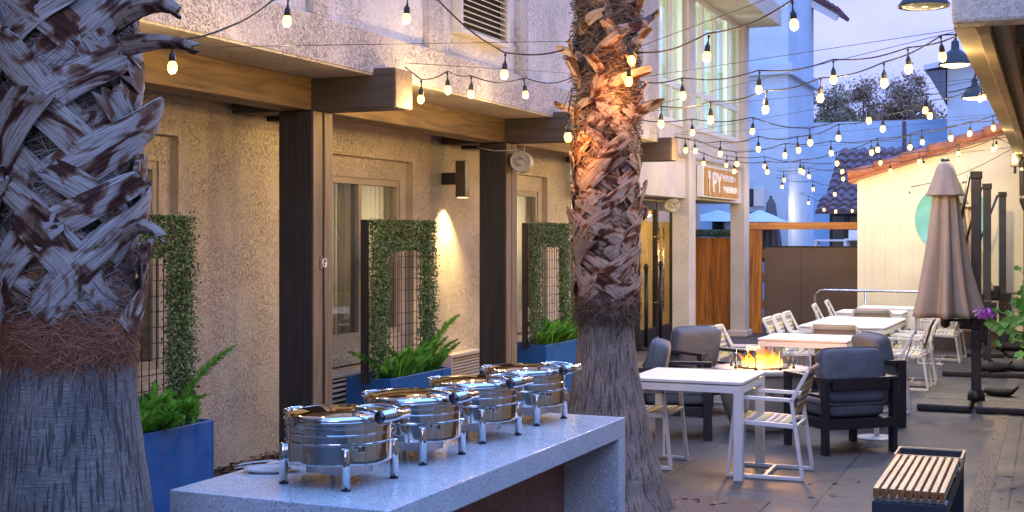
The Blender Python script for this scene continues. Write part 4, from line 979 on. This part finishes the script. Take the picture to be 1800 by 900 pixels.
bag_at(1745, 655, 16.9, .066, 'black sandbag lying against the foot of the middle umbrella pole', R(15), 1.1)
bag_at(1760, 648, 17.1, .066, 'small black sandbag in the middle of the row on the second base', R(70), .8)
bag_at(1787, 650, 17.0, .066, 'plump black sandbag at the right end of the second umbrella base', R(-30), 1.0)
bag_at(1785, 617, 19.9, .066, 'dark weight bag lying on the farthest umbrella base', R(5), 1.25)

# ------------------------------------------------------------------ bench
be = thing('slatted_bench', 'low bench with wooden slats and dark metal sides in the foreground', 'bench', (-.92, 7.43, 0), R(0))
for i in range(9):
    x = .004 + i*.0435; s_ = MB().box(x, x+.0285, .0, 1.18, .398, .45).obj('slat', M_wood_slat, be, .002)
    MB().box(x+.001, x+.0275, -.0022, -.0002, .400, .448).obj('slat_end', M_slat_end, s_)
MB().box(-.003, .39, .004, .05, 0, .375).obj('near_leg', mat('bench_steel', (.035,.042,.052), .45), be, .003)
MB().box(-.003, .39, 1.47, 1.515, 0, .448).obj('far_leg', bpy.data.materials['bench_steel'], be, .003)
MB().box(-.003, .39, .05, .085, .376, .392).box(-.003, .39, 1.14, 1.18, .376, .392).obj('slat_support', M_frame_w, be)
MB().box(-.012, .0, 1.18, 1.515, .39, .452).box(.387, .40, 1.18, 1.515, .39, .452).box(.0, .387, 1.50, 1.515, .449, .452).box(.0, .387, 1.181, 1.192, .43, .452).obj('trim', M_wood_slat, be)
MB().box(.0, .387, 1.192, 1.47, .31, .33).obj('tray', M_dark, be)
MB().box(.375, .388, .05, 1.47, .30, .374).box(-.0, .012, .05, 1.47, .30, .374).obj('side_rail', bpy.data.materials['bench_steel'], be, .002)

# ------------------------------------------------------------------ stanchions
for i, (px, zt, D_) in enumerate(((1136, 1.32, 20.9), (1161, 1.35, 21.4))):
    q = W(px, 411, D_); t = thing('stanchion', ['black post on a round base by the glass doors, left of two', 'black post on a round base by the glass doors, right of two'][i], 'post', (q.x, q.y, 0), 0, 'black posts by the restaurant doors')
    MB().tube([(0,0,.02),(0,0,zt)], .032, 14).obj('pole', M_dark, t); MB().lathe([(.001,.05),(.12,.045),(.2,.02),(.2,0),(.001,0)], 28).obj('base', M_dark, t)
    MB().lathe([(.04,zt-.02),(.045,zt),(.03,zt+.04),(.001,zt+.05)], 14).obj('cap', M_dark, t)

# ------------------------------------------------------------------ far end: gate, fence, cream wall, rail
t = thing('metal_gate', 'wide dull brown sheet metal gate across the end of the courtyard', 'gate', (-5.0, 24.4, 0))
for a, c in ((.02, .70), (.704, 1.75), (1.754, 2.9)): MB().box(a, c, 0, .04, .03, 1.6).obj('gate_panel', M_gate, t, .003)
MB().box(0,2.9,-.012,.052,1.6,1.625).obj('gate_cap', M_dark, t)
for z in (.45, .95, 1.4): MB().box(-.03,.08,-.02,-.001,z,z+.16).obj('hinge', M_gate, t, .002)
t = thing('timber_frame', 'orange timber post with long beam running above the gate', 'post', (-5.28, 24.25, 0))
MB().box(0, .27, 0, .12, 0, 1.93).obj('post', M_redwood, t, .004)
MB().box(-.03, 2.95, -.03, .12, 1.932, 2.06).obj('beam', M_redwood_x, t, .004)
t = thing('wooden_fence', 'orange wooden fence panel seen between the two porch columns', 'fence', (-6.3, 24.0, 0))
for i in range(7): MB().box(i*.15, i*.15+.144, 0, .03+.006*(i%2), 0, 1.78).obj('board', M_redwood, t, .003)
o = MB(); rnd = random.Random(9)
for _ in range(4500):
    p = Vector((rnd.uniform(-6.25,-5.28), 24.0+rnd.uniform(-.06,.12), rnd.uniform(1.79,1.93))); s_ = rnd.uniform(.008,.016)
    nrm = Vector((rnd.uniform(-1,1), -rnd.uniform(.1,1), rnd.uniform(-.3,1))).normalized(); u = nrm.orthogonal().normalized()*s_; v = nrm.cross(u)*.6; o.add([p-u,p+v,p+u,p-v], [(0,1,2,3)])
tag(o.obj('hedge_strip', M_hedge), 'strip of green artificial hedge on top of the wooden fence panel', 'hedge')

cw = thing('cream_building', 'cream sided building end wall with sloping terracotta tile edge', 'building')
YC = 21.95; XL = -2.93
# siding wall with slope top
def ztop(x): return 2.80 + (x - XL) * .305
b = MB(); n = 26; xr = 2.6
for i in range(n):
    a = XL + (xr-XL)*i/n; c = XL + (xr-XL)*(i+1)/n - .0015
    b.add([(a,YC,.33),(c,YC,.33),(c,YC,ztop(c)),(a,YC,ztop(a)),(a,YC+.2,.33),(c,YC+.2,.33),(c,YC+.2,ztop(c)),(a,YC+.2,ztop(a))], [(0,1,2,3),(7,6,5,4),(3,2,6,7),(0,3,7,4),(1,5,6,2)])
b.obj('siding', M_cream, cw)
MB().box(XL, xr, YC+.02, YC+.19, .3, 2.7).obj('siding_back', M_cream, cw)
MB().box(XL-.02, XL+.09, YC-.02, YC+.001, .33, 2.78).obj('corner_trim', M_cream, cw)
MB().box(-2.6, xr, YC-.16, YC+.0, 0, .30).obj('footing', mat('brown_footing', (.16,.115,.085), .85, var=.2, bs=.3), cw)
MB().box(-2.62, xr, YC-.18, YC-.001, .301, .33).obj('ledge', mat('ledge_brown', (.22,.14,.10), .8), cw)
b = MB(); L_ = .42; x = XL - .16; k = 0
while x < 1.5:
    z = ztop(x) + .03; x2 = x + L_; p0 = Vector((x, YC-.05, z + .02)); p1 = Vector((x2+.05, YC-.05, z + .305*(L_+.05)))
    for oy, rr in ((-.02, .085), (.20, .085), (.42, .085)):
        b.tube([p0+Vector((0,oy,0)), p1+Vector((0,oy,-.0))], [rr*1.12, rr*.95], 14)
    x = x2
b.obj('roof_tiles', M_roof_red, cw)
b = MB(); b.add([(XL-.16,YC-.12,ztop(XL-.16)-.02),(1.5,YC-.12,ztop(1.5)-.02),(1.5,YC+4,ztop(1.5)-.02),(XL-.16,YC+4,ztop(XL-.16)-.02)], [(0,1,2,3)]); o = b.obj('roof_deck', M_roof_red, cw); sd = o.modifiers.new('s','SOLIDIFY'); sd.thickness = .05
q = W(1675, 385, 21.0)
o = MB().lathe([(.001,-.012),(.565,-.012),(.57,0)], 64).obj('wall_disc', M_teal, None); o.rotation_euler = (R(90),0,0); o.location = (q.x, YC-.014, q.z); tag(o, 'large teal painted disc on the cream wall behind the umbrellas', 'wall decoration')
t = thing('handrail', 'pale metal handrail with curved end in front of the cream wall', 'handrail', (0, 21.35, 0))
pts = [(-3.52,0,.48),(-3.54,0,.60),(-3.54,0,.82),(-3.52,0,.89),(-3.46,0,.935),(-3.38,0,.945),(-2.4,0,.945),(-.15,0,.945)]
MB().tube(pts, .02, 12).obj('rail', M_steel, t)
for x in (-2.75, -1.7, -.65): MB().tube([(x,0,0),(x,0,.93)], .018, 10).obj('post', M_steel, t)
MB().tube([(-3.52,0,.48),(-3.52,0,.0)], .018, 10).obj('post', M_steel, t)
t = thing('drain_pipe', 'black rainwater pipe with pale straps on the cream wall at right edge', 'drain pipe', (-.42, 21.8, 0))
MB().tube([(.25,0,3.10),(.12,0,3.12),(.03,0,3.06),(0,0,2.95),(0,0,2.35),(.06,0,2.2),(.06,0,0)], .06, 14).obj('pipe', M_dark, t)
for z, dx in ((2.85,0),(2.42,0),(1.95,.06)): MB().lathe([(.064,z-.02),(.066,z+.02)], 14, (dx,0,0)).obj('strap', M_steel, t)
t = thing('junction_box', 'small grey electrical box where the eave meets the cream wall', 'electrical box', (-.52, 20.9, 2.95)); MB().box(-.06,.06,-.06,.06,-.1,.08).obj('box', M_basew, t, .006); MB().tube([(0,0,-.1),(0,0,-.2)], .02, 10).obj('conduit', M_basew, t)

# ------------------------------------------------------------------ right building eave
rb = thing('covered_walkway', 'stucco eave with timber underside overhead at right', 'building')
EX = -.53
MB().box(EX, 2.6, 7.8, 8.0, 3.04, 4.3).obj('fascia', M_stucco_wing, rb, .02)
MB().box(EX, EX+.12, 8.0, 21.9, 3.04, 3.5).obj('side_fascia', M_soffit, rb)
MB().box(EX+.13, EX+.20, 8.01, 21.9, 3.0, 3.28).obj('edge_board', mat('edge_board', (.34,.25,.15), .7, var=.2, bs=.3), rb, .004)
MB().box(EX+.205, EX+.30, 8.01, 21.9, 3.05, 3.28).obj('edge_board', M_soffit, rb, .004)
MB().box(EX+.12, 2.6, 8.0, 21.9, 3.45, 3.6).obj('roof_deck', M_soffit, rb)
for i in range(8):
    y = 9.4 + i*1.75; MB().box(EX+.31, 2.6, y, y+.14, 3.12, 3.449).obj('joist', M_soffit, rb, .004)
MB().box(2.6, 2.8, -9, 22, 0, 4.3).obj('wall', M_stucco_warm, rb)
MB().tube([(EX+.34, 11.5, 3.08), (2.5, 11.5, 3.08)], .02, 8).obj('conduit', M_dark, rb)
M_shade = mat('lamp_shade_black', (.012,.014,.018), .5)
def barn(px, py, D_, label, lit, dia=.36):
    p = W(px, py, D_); r = dia/2
    t = thing('barn_lamp', label, 'lamp', p, 0, 'black barn lamps along the walkway roof')
    MB().lathe([(r,0),(r*.98,.018),(r*.86,.05),(r*.66,.115),(r*.42,.155),(r*.25,.175),(r*.22,.26),(r*.1,.28),(.001,.28)], 36).lathe([(r,0),(r*.93,.004),(r*.9,.03),(r*.5,.12)], 36).obj('shade', M_shade, t)
    MB().lathe([(.001,-.022),(r*.45,-.018),(r*.80,-.002),(r*.86,.01)], 30).obj('lens', M_lampglow if lit else M_lampdim, t)
    MB().tube([(0,0,.27),(.02,0,.38),(.12,0,.44),(.30,0,.40),(EX - p.x + .0, 0, 3.46 - p.z + .0)], .014, 10).obj('arm', M_dark, t)
    if lit:
        s_ = plight(t, (0,0,-.02), 230, (1,.76,.38), .08, 'SPOT'); s_.data.spot_size = R(150); s_.data.spot_blend = .5
barn(1624, 12, 10.8, 'largest barn lamp at the top of the picture, its lens unlit', False, .42)
barn(1679, 115, 14.3, 'middle barn lamp with bright yellow underside', True)
barn(1713, 173, 18.0, 'smallest barn lamp, farthest along the eave', True)

# ------------------------------------------------------------------ background buildings
bb = thing('tall_white_building', 'tall pale blue white stucco building beyond the gate with band moulding', 'building')
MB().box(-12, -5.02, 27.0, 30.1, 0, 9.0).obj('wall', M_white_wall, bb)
MB().box(-12, -4.92, 26.9, 27.0, 5.12, 5.35).box(-5.02, -4.92, 27.0, 30.2, 5.12, 5.35).obj('band', M_white_wall, bb, .01)
f = MB().box(-6.1, -5.72, 26.93, 27.0, 2.42, 2.78).obj('window', M_dark, bb, .01); MB().box(-6.06,-5.76,26.92,26.928,2.46,2.74).obj('pane', M_glass_up, f)
MB().box(-5.72, -5.50, 26.94, 27.0, 2.42, 2.80).obj('window_frame', M_frame_w, bb)
t = thing('roof_eave', 'dark tiled eave end sticking out at the top of the pale building', 'roof', (-5.05, 30.15, 0))
b = MB(); b.bar((-.1,0,7.3),(.75,0,6.72),.8,.08); b.obj('eave_board', M_roof_dark, t)
b = MB()
for i in range(8): a = i/8; b.tube([(-.1+.85*a-.05,-.42,7.38-.58*a),(-.1+.85*a-.05,.42,7.38-.58*a)], .06, 10)
b.obj('roof_tiles', M_roof_dark, t)
b = MB(); b.bar((-.1,-.3,7.12),(.6,-.3,6.68),.1,.14); b.obj('rafter', M_umbb, t)
t = thing('low_white_wall', 'long flat topped pale wall below the tree line', 'building')
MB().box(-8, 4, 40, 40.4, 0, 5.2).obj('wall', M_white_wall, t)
t = thing('gable_building', 'pale blue stucco building with dark overhanging eave, behind the cream wall', 'building')
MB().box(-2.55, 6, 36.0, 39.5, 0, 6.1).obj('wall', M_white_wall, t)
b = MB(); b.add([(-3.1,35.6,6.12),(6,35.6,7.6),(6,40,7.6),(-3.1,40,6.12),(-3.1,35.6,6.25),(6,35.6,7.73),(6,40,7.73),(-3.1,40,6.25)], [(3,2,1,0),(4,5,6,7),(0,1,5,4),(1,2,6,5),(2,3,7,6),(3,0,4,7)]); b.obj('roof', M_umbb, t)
b = MB(); b.add([(-2.55,36,6.1),(6,36,6.1),(6,36,7.58),(-2.55,36,6.2)], [(0,1,2,3)]); b.obj('gable_wall', M_white_wall, t)
b = MB(); b.add([(-3.05,35.7,6.1),(-2.56,35.7,5.2),(-2.56,35.7,6.12),(-3.05,36.6,6.1),(-2.56,36.6,5.2),(-2.56,36.6,6.12)], [(0,1,2),(5,4,3),(0,3,4,1),(0,2,5,3)]); b.obj('eave_soffit', mat('eave_grey', (.12,.14,.19), .8), t)

def tile_roof(name, label, x0, x1, y0, y1, z0, z1, m, pitch=.24, rows=7):
    b = MB(); n = int((x1-x0)/pitch)
    for r in range(rows):
        ya, yb = y0 + (y1-y0)*r/rows, y0 + (y1-y0)*(r+1)/rows + .05; za, zb = z0 + (z1-z0)*r/rows, z0 + (z1-z0)*(r+1)/rows
        vs_ = []; m_ = n*8
        for i in range(m_+1):
            x = x0 + (x1-x0)*i/m_; h = .075*abs(math.sin(math.pi*i/8))
            vs_ += [(x, ya, za + h + .045), (x, yb, zb + h)]
        b.add(vs_, [(2*i, 2*i+2, 2*i+3, 2*i+1) for i in range(m_)], True)
        vs_ = []
        for i in range(m_+1):
            x = x0 + (x1-x0)*i/m_; h = .075*abs(math.sin(math.pi*i/8)); vs_ += [(x, ya, za - .02), (x, ya, za + h + .045)]
        b.add(vs_, [(2*i, 2*i+2, 2*i+3, 2*i+1) for i in range(m_)])
    o = b.obj(name, m, None); return o
t = thing('tiled_building', 'low building with plum coloured barrel tile roof beyond the gate', 'building')
q = tile_roof('roof', '', -5.3, 1.0, 33.5, 36.0, 2.75, 4.1, M_roof_dark); q.parent = t
q = tile_roof('porch_roof', '', -5.3, -2.2, 32.0, 32.8, 2.35, 2.75, M_roof_dark, rows=3); q.parent = t
MB().box(-5.3, 1.0, 34.2, 34.4, 0, 2.9).obj('wall', mat('dark_shopfront', (.045,.04,.035), .7), t)
for x in (-4.9, -4.1, -3.3, -2.5): MB().box(x, x+.12, 33.9, 34.0, 0, 2.75).obj('post', M_dark, t)
f = MB().box(-5.2, -4.3, 34.05, 34.18, .2, 2.3).box(-4.0,-3.3,34.05,34.18,.2,2.3).obj('window', mat('dim_window', (.12,.11,.07), .3), t)
MB().tube([(-3.35, 33.2, 0), (-3.35, 33.2, 4.6)], .05, 8).obj('flue_pipe', mat('rust_pipe', (.10,.04,.03), .6), t)
for (x, m_) in ((-3.6,0),(-3.0,1)): pass
# furniture beyond the gate
for i, (px, d_) in enumerate(((1462, 30), (1503, 30))):
    q = W(px, 411, d_); t = thing('patio_stool', ['white high bar table beyond the gate under the tiled porch', 'white high backed stool beyond the gate at the edge of the cream wall'][i], ['bar table', 'stool'][i], (q.x, q.y, 0))
    hw = (.33, .17)[i]; h_ = (1.72, 1.74)[i]
    for sx in (-1,1):
        for sy in (-1,1): MB().box(sx*hw-.03, sx*hw+.03, sy*.2-.03, sy*.2+.03, 0, h_-.04).obj('leg', M_chair, t)
    MB().box(-hw-.03, hw+.03, -.24, .24, h_-.04, h_).obj('top', M_chair, t)
    MB().box(-hw, hw, -.2, -.17, 1.5, 1.54).obj('rail', M_chair, t)
    if i: MB().box(-hw, hw, .18, .22, h_, h_+.2).obj('back', M_chair, t)
q = W(1355, 411, 25.8)
t = thing('grey_umbrella', 'closed dark grey umbrella standing beyond the gate', 'umbrella', (q.x, q.y, 0))
MB().lathe([(.03,2.55),(.08,2.45),(.12,2.1),(.17,1.8),(.20,1.5),(.22,1.3),(.05,1.3)], 80, f=lambda a, z: 1+.16*math.sin(9*a)).obj('canopy', M_umbg, t)
MB().tube([(0,0,0),(0,0,2.6)], .025, 8).obj('pole', M_dark, t)
for i, (px, py, d_, r_) in enumerate(((1262, 380, 25.9, .75), (1335, 380, 25.3, .55))):
    q = W(px, 411, d_); t = thing('market_umbrella', ['open pale blue umbrella seen between the porch columns', 'open pale blue umbrella right of the second porch column'][i], 'umbrella', (q.x, q.y, 0), 0, 'open pale umbrellas beyond the gate')
    zt = H - (372-411)/F*d_; MB().lathe([(r_, zt-.20),(r_*.5, zt-.07),(.02, zt+.03)], 8).obj('canopy', M_umbb, t); MB().tube([(0,0,0),(0,0,zt)], .025, 8).obj('pole', M_dark, t)
q = W(1263, 411, 26.3)
t = thing('patio_heater', 'dark cylindrical heater head below the pale umbrella between the columns', 'patio heater', (q.x, q.y, 0)); MB().tube([(0,0,0),(0,0,1.9)], .04, 10).obj('pole', M_steel, t); MB().lathe([(.1,1.9),(.13,1.95),(.13,2.15),(.09,2.2)], 20).obj('head', M_dark, t)
# AC unit / sill box on far wall
t = thing('wall_ledge', 'brown box ledge on the pale wall below its small window', 'ledge', (-5.8, 26.9, 2.22)); MB().box(-.7,.35,-.15,.09,-.10,.02).obj('shelf', mat('ledge_wood', (.12,.09,.08), .8), t); MB().tube([(-.7,-.1,.05),(-.2,-.12,.0),(.1,-.1,.08),(.3,-.1,.05)], .015, 8).obj('hose', M_cable, t)

# trees far
def tree(x, y, h, r, seed, label):
    rnd = random.Random(seed); t = thing('tree', label, 'tree', (x, y, 0), 0, 'trees beyond the pale wall')
    MB().tube([(0,0,0),(.05,0,h*.5),(0,.05,h*.8)], [.16,.12,.05], 8).obj('trunk', M_xbeam, t)
    c = MB()
    br = MB()
    for k in range(75):
        a = rnd.uniform(0,6.28); rr = r*rnd.random()**.5; cz = h*.55 + (h*.47)*(1-(rr/r)**2)*rnd.uniform(.35,1.05); cx, cy = rr*math.cos(a), rr*math.sin(a); cr_ = rnd.uniform(.22,.48)
        br.tube([(0,0,h*.45),(cx*.5,cy*.5,(h*.45+cz)/2),(cx,cy,cz)], [.04,.025,.01], 5)
        for _ in range(190):
            d = Vector((rnd.gauss(0,1), rnd.gauss(0,1), rnd.gauss(0,.8)))*cr_*.5; p = Vector((cx,cy,cz))+d; s_ = rnd.uniform(.03,.075)
            u = Vector((rnd.uniform(-1,1),rnd.uniform(-1,1),rnd.uniform(-1,1))).normalized(); v = u.orthogonal().normalized(); c.add([p-u*s_, p+v*s_*.6, p+u*s_, p-v*s_*.6], [(0,1,2,3)])
    c.obj('crown', leafmat('autumn_leaves_%d' % seed, (.16,.10,.08,1), ((.36,.25,.14,1) if seed % 2 else (.22,.22,.11,1)), .7), t); br.obj('branches', M_xbeam, t)
q = W(1455, 411, 46); tree(q.x, q.y, 7.1, 1.5, 2, 'sparse greenish tree at the left of the far tree line')
q = W(1525, 411, 47); tree(q.x, q.y, 7.5, 1.7, 1, 'brown tinted tree in the middle of the far tree line')
q = W(1590, 411, 46); tree(q.x, q.y, 7.6, 1.6, 3, 'brown tinted tree beside the dark eave of the pale building')

# plants at right edge
t = thing('planter_pot', 'tall dark pot just outside the right edge holding the leafy plants', 'plant pot', (.22, 11.9, 0)); MB().lathe([(.001,0),(.16,0),(.22,.5),(.26,.9),(.24,.9),(.22,.84),(.001,.84)], 28).obj('pot', M_pit, t)
g = thing('geranium', 'leafy geranium with one purple flower at the right edge', 'flowering plant', (.10, 11.85, .84)); rnd = random.Random(4); lf = MB(); stm = MB()
for k in range(300):
    d = Vector((rnd.gauss(-.12,.15), rnd.gauss(-.1,.22), rnd.gauss(.33,.17))); p = d; s_ = rnd.uniform(.03,.055)
    nrm = Vector((rnd.uniform(-.6,.6), -rnd.uniform(.3,1), rnd.uniform(0,1))).normalized(); u = nrm.orthogonal().normalized(); v = nrm.cross(u); pts = [p - nrm*.012]
    for q_ in range(12): a = 2*math.pi*q_/12; rr = s_*(1 if q_ % 2 else .8)*(.5 if q_ == 0 else 1); pts.append(p + u*rr*math.cos(a) + v*rr*math.sin(a))
    lf.add(pts, [(0, i+1, (i+1) % 12 + 1) for i in range(12)])
    if k % 3 == 0: stm.tube([(0,0,0),(d.x*.5,d.y*.5,d.z*.7),tuple(d)], .004, 5)
fp_ = W(1733, 552, 11.0) - Vector((.10, 11.85, .84)); stm.tube([(0,0,.05),(-.3,-.05,.18),(fp_.x+.03,fp_.y,fp_.z-.12),tuple(fp_)], .004, 5)
for k in range(5):
    p = fp_ + Vector((.03+.04*k,0,-.08+rnd.uniform(-.06,.02))); s_=.05; lf.add([p+Vector((-s_,0,0)),p+Vector((0,-.01,s_)),p+Vector((s_,0,.01)),p+Vector((0,-.02,-s_))], [(0,1,2,3)])
lf.obj('leaves', M_green, g); stm.obj('stem', M_green, g)
pe = MB()
for k in range(120):
    d = Vector((rnd.gauss(0,.036), rnd.gauss(0,.025), rnd.gauss(0,.02))); p = fp_ + d; u = Vector((rnd.gauss(0,1),rnd.gauss(0,1),rnd.gauss(0,1))).normalized()*.017; v = u.orthogonal().normalized()*.011; pe.add([p-u,p+v,p+u,p-v], [(0,1,2,3)])
pe.obj('flower', M_purple, g)
gr = thing('ornamental_grass', 'arching ornamental grass above the geranium at the right edge', 'grass plant', (.0, 13.4, 0)); gb = MB()
for k in range(420):
    a = rnd.uniform(0, 6.28); ln = rnd.uniform(.45,.95); pts = [Vector((math.cos(a)*ln*.75*s_, math.sin(a)*ln*.75*s_, .85 + ln*(1.1*s_ - .75*s_*s_))) for s_ in (0,.25,.5,.75,1)]
    sd = Vector((-math.sin(a), math.cos(a), .2))*.004; vs_ = []
    for i, p in enumerate(pts): kk = (1,1,.8,.5,.1)[i]; vs_ += [p-sd*kk, p+sd*kk]
    gb.add(vs_, [(2*i,2*i+1,2*i+3,2*i+2) for i in range(4)])
gb.obj('blades', leafmat('grass_blades', (.05,.09,.03,1), (.24,.20,.13,1), .8), gr); MB().lathe([(.001,0),(.2,0),(.24,.85),(.22,.85),(.001,.8)], 24).obj('pot', M_pit, gr)
# fallen leaves
b = MB(); rnd = random.Random(12)
spots = [(1770,837),(1757,866),(1760,877),(1740,840),(1735,894),(1745,775),(1765,736),(1735,738),(1735,800),(1780,738),(1780,858),(1748,853)]
spots += [(rnd.uniform(1400,1795), rnd.uniform(650,895)) for _ in range(26)] + [(rnd.uniform(1180,1390), rnd.uniform(872,899)) for _ in range(14)]
for (px, py) in spots:
    d_ = H*F/(py-411); p = W(px, py, d_); a = rnd.uniform(0,6.3); s_ = rnd.uniform(.018,.045); u = Vector((math.cos(a),math.sin(a),0))*s_; v = Vector((-math.sin(a),math.cos(a),0))*s_*.5; z = Vector((0,0,rnd.uniform(.006,.02)))
    b.add([p-u+Vector((0,0,.006)), p-u*.2+v+z, p+u+z*.7, p+u*.1-v+Vector((0,0,.007)), p+z*1.1], [(0,4,1),(1,4,2),(2,4,3),(3,4,0)])
tag(b.obj('fallen_leaves', M_leafdry), 'scattered dry brown leaves on the paving', 'leaves', kind='stuff')

# ------------------------------------------------------------------ string lights
bulb_me = MB().lathe([(.001,-.075),(.012,-.074),(.024,-.062),(.029,-.045),(.028,-.028),(.020,-.010),(.014,0)], 14)
sock_me = MB().lathe([(.001,.062),(.008,.060),(.010,.045),(.017,.040),(.020,.02),(.021,.0),(.018,-.006)], 12).tube([(0,0,.06),(0,0,.10)], .005, 6).lathe([(.001,.115),(.010,.108),(.009,.095),(.001,.09)], 8)
proto_s = sock_me.obj('socket', M_cable); proto_b = bulb_me.obj('bulb', M_bulb); me_s, me_b = proto_s.data, proto_b.data
me_b2 = me_b.copy(); me_b2.materials[0] = M_bulb2
bpy.data.objects.remove(proto_s); bpy.data.objects.remove(proto_b)
def string(label, path, DL, DR, power=5.0, amber=False, small=1.0, unlit=False):
    """path: list of (px, py, is_bulb). bulb (px,py) is the glass centre; depth runs from DL to DR by px"""
    t = thing('string_lights', label, 'string lights', (0,0,0), 0, 'strings of bulbs hung across the courtyard')
    px0, px1 = path[0][0], path[-1][0]; pts = []
    for (px, py, isb) in path:
        s_ = (px-px0)/(px1-px0+1e-6); d = 1/((1-s_)/DL + s_/DR)
        p = W(px, py, d)
        if isb:
            top = p + Vector((0,0,.15*small)); 
            so_ = bpy.data.objects.new('socket', me_s); COL.objects.link(so_); so_.parent = t; so_.location = p + Vector((0,0,.042*small)); so_.scale = (small*.9,)*3
            so_.rotation_euler = (random.uniform(-.1,.1), random.uniform(-.1,.1), 0)
            bo = bpy.data.objects.new('bulb', me_b2 if amber else me_b); COL.objects.link(bo); bo.parent = so_
            if power: plight(so_, (0,0,-.125), power*.95, ((1,.68,.30) if power != 3.5 else (1,.36,.07)), .03)
            pts.append(top)
        else: pts.append(p)
    # scalloped cable
    cp = []
    for a, c in zip(pts, pts[1:]):
        L_ = (c-a).length; n = 8
        for k in range(n): s_ = k/n; cp.append(a.lerp(c, s_) - Vector((0,0,.05*L_*math.sin(math.pi*s_)**1*1.0)) if L_ > .3 else a.lerp(c, s_))
    cp.append(pts[-1]); MB().tube(cp, .0055*max(small,.8), 5).obj('cable', M_cable, t)
    # straight support wire
    MB().tube([pts[0] + Vector((0,0,.03)), pts[-1] + Vector((0,0,.03))], .0025, 4).obj('support_wire', M_cable, t)
    return t
B = lambda *a: [(x, y, 1) for x, y in a]
A = lambda x, y: [(x, y, 0)]
string('string with bulbs along the top left, from the near beam to the far palm', A(235,95)+B((303,121))+A(400,48)+A(480,0)+B((505,40))+A(600,-45)+B((715,35))+A(770,0)+B((887,133))+A(1015,80), 6.6, 9.0, 7)
string('string sagging from the end of the first crossbeam to the far palm', A(712,118)+B((740,176),(787,160),(828,167),(923,168))+A(1010,135), 9.25, 11.9, 6)
string('bulbs wrapped on the far palm trunk with orange glow', A(1100,60)+B((1106,145),(1109,108))+A(1122,60), 8.5, 8.5, 3.5)
string('short drop with one bulb left of the far palm under the crossbeam', A(1005,160)+B((998,243))+A(990,200), 8.6, 8.65, 3.5)
string('upper string rising from the far palm to the top of the picture', A(1118,92)+B((1243,102),(1395,46))+A(1560,-70), 8.75, 6.6, 6)
string('string from the far palm to the near corner of the right eave, upper', A(1122,143)+B((1200,170),(1334,159),(1465,142),(1597,123))+A(1694,58), 10.8, 8.4, 5)
string('string from the far palm to the near corner of the right eave, lower', A(1122,198)+B((1162,219),(1249,212),(1346,194),(1442,174),(1554,148),(1656,102))+A(1695,60), 10.9, 8.4, 5)
string('string from the middle of the left facade rising to the second eave hook', A(1100,205)+B((1217,234),(1323,232),(1424,252),(1527,213),(1627,195))+A(1736,142), 14.5, 11.6, 4)
string('string from the third crossbeam rising to the second eave hook', A(1185,240)+B((1205,265),(1266,271),(1333,263),(1403,265),(1474,244),(1552,228),(1635,205))+A(1736,144), 16.1, 11.6, 4)
string('string from the third crossbeam to the third eave hook, upper of two', A(1185,242)+B((1222,266),(1295,289),(1380,274),(1461,270),(1532,269),(1600,260),(1671,244),(1746,226))+A(1760,205), 16.1, 15, 4)
string('string from the restaurant sign to the third eave hook, lower of two', A(1215,262)+B((1237,288),(1291,302),(1348,303),(1407,301),(1471,288),(1543,264),(1621,251),(1705,236))+A(1762,208), 18.5, 15, 4)
string('string level with the plum roof to the far end of the eave', A(1262,270)+B((1277,291),(1344,293),(1412,303),(1481,302),(1548,287),(1616,285),(1685,271),(1746,263))+A(1779,240), 19.5, 18.6, 4)
string('string dropping past the gate timber then up along the tile edge', A(1366,300)+B((1378,317),(1422,311),(1482,315),(1565,301),(1624,292),(1685,281),(1751,259),(1782,274))+A(1790,262), 21.5, 19.4, 4)
string('sagging string from the pale building across the cream wall', A(1364,312)+B((1375,329),(1429,333),(1467,342),(1524,330),(1536,335),(1599,345))+A(1778,262), 23.5, 19.6, 4, small=1.0)
string('far string of amber bulbs beyond the gate', A(1405,340)+B((1421,357),(1448,369),(1469,372),(1498,371))+A(1512,355), 27, 27.5, 4, True)
string('loose cable loop under the smallest barn lamp with two bulbs', A(1727,178)+B((1723,175),(1729,172))+A(1760,192), 14.6, 14.6, 3)
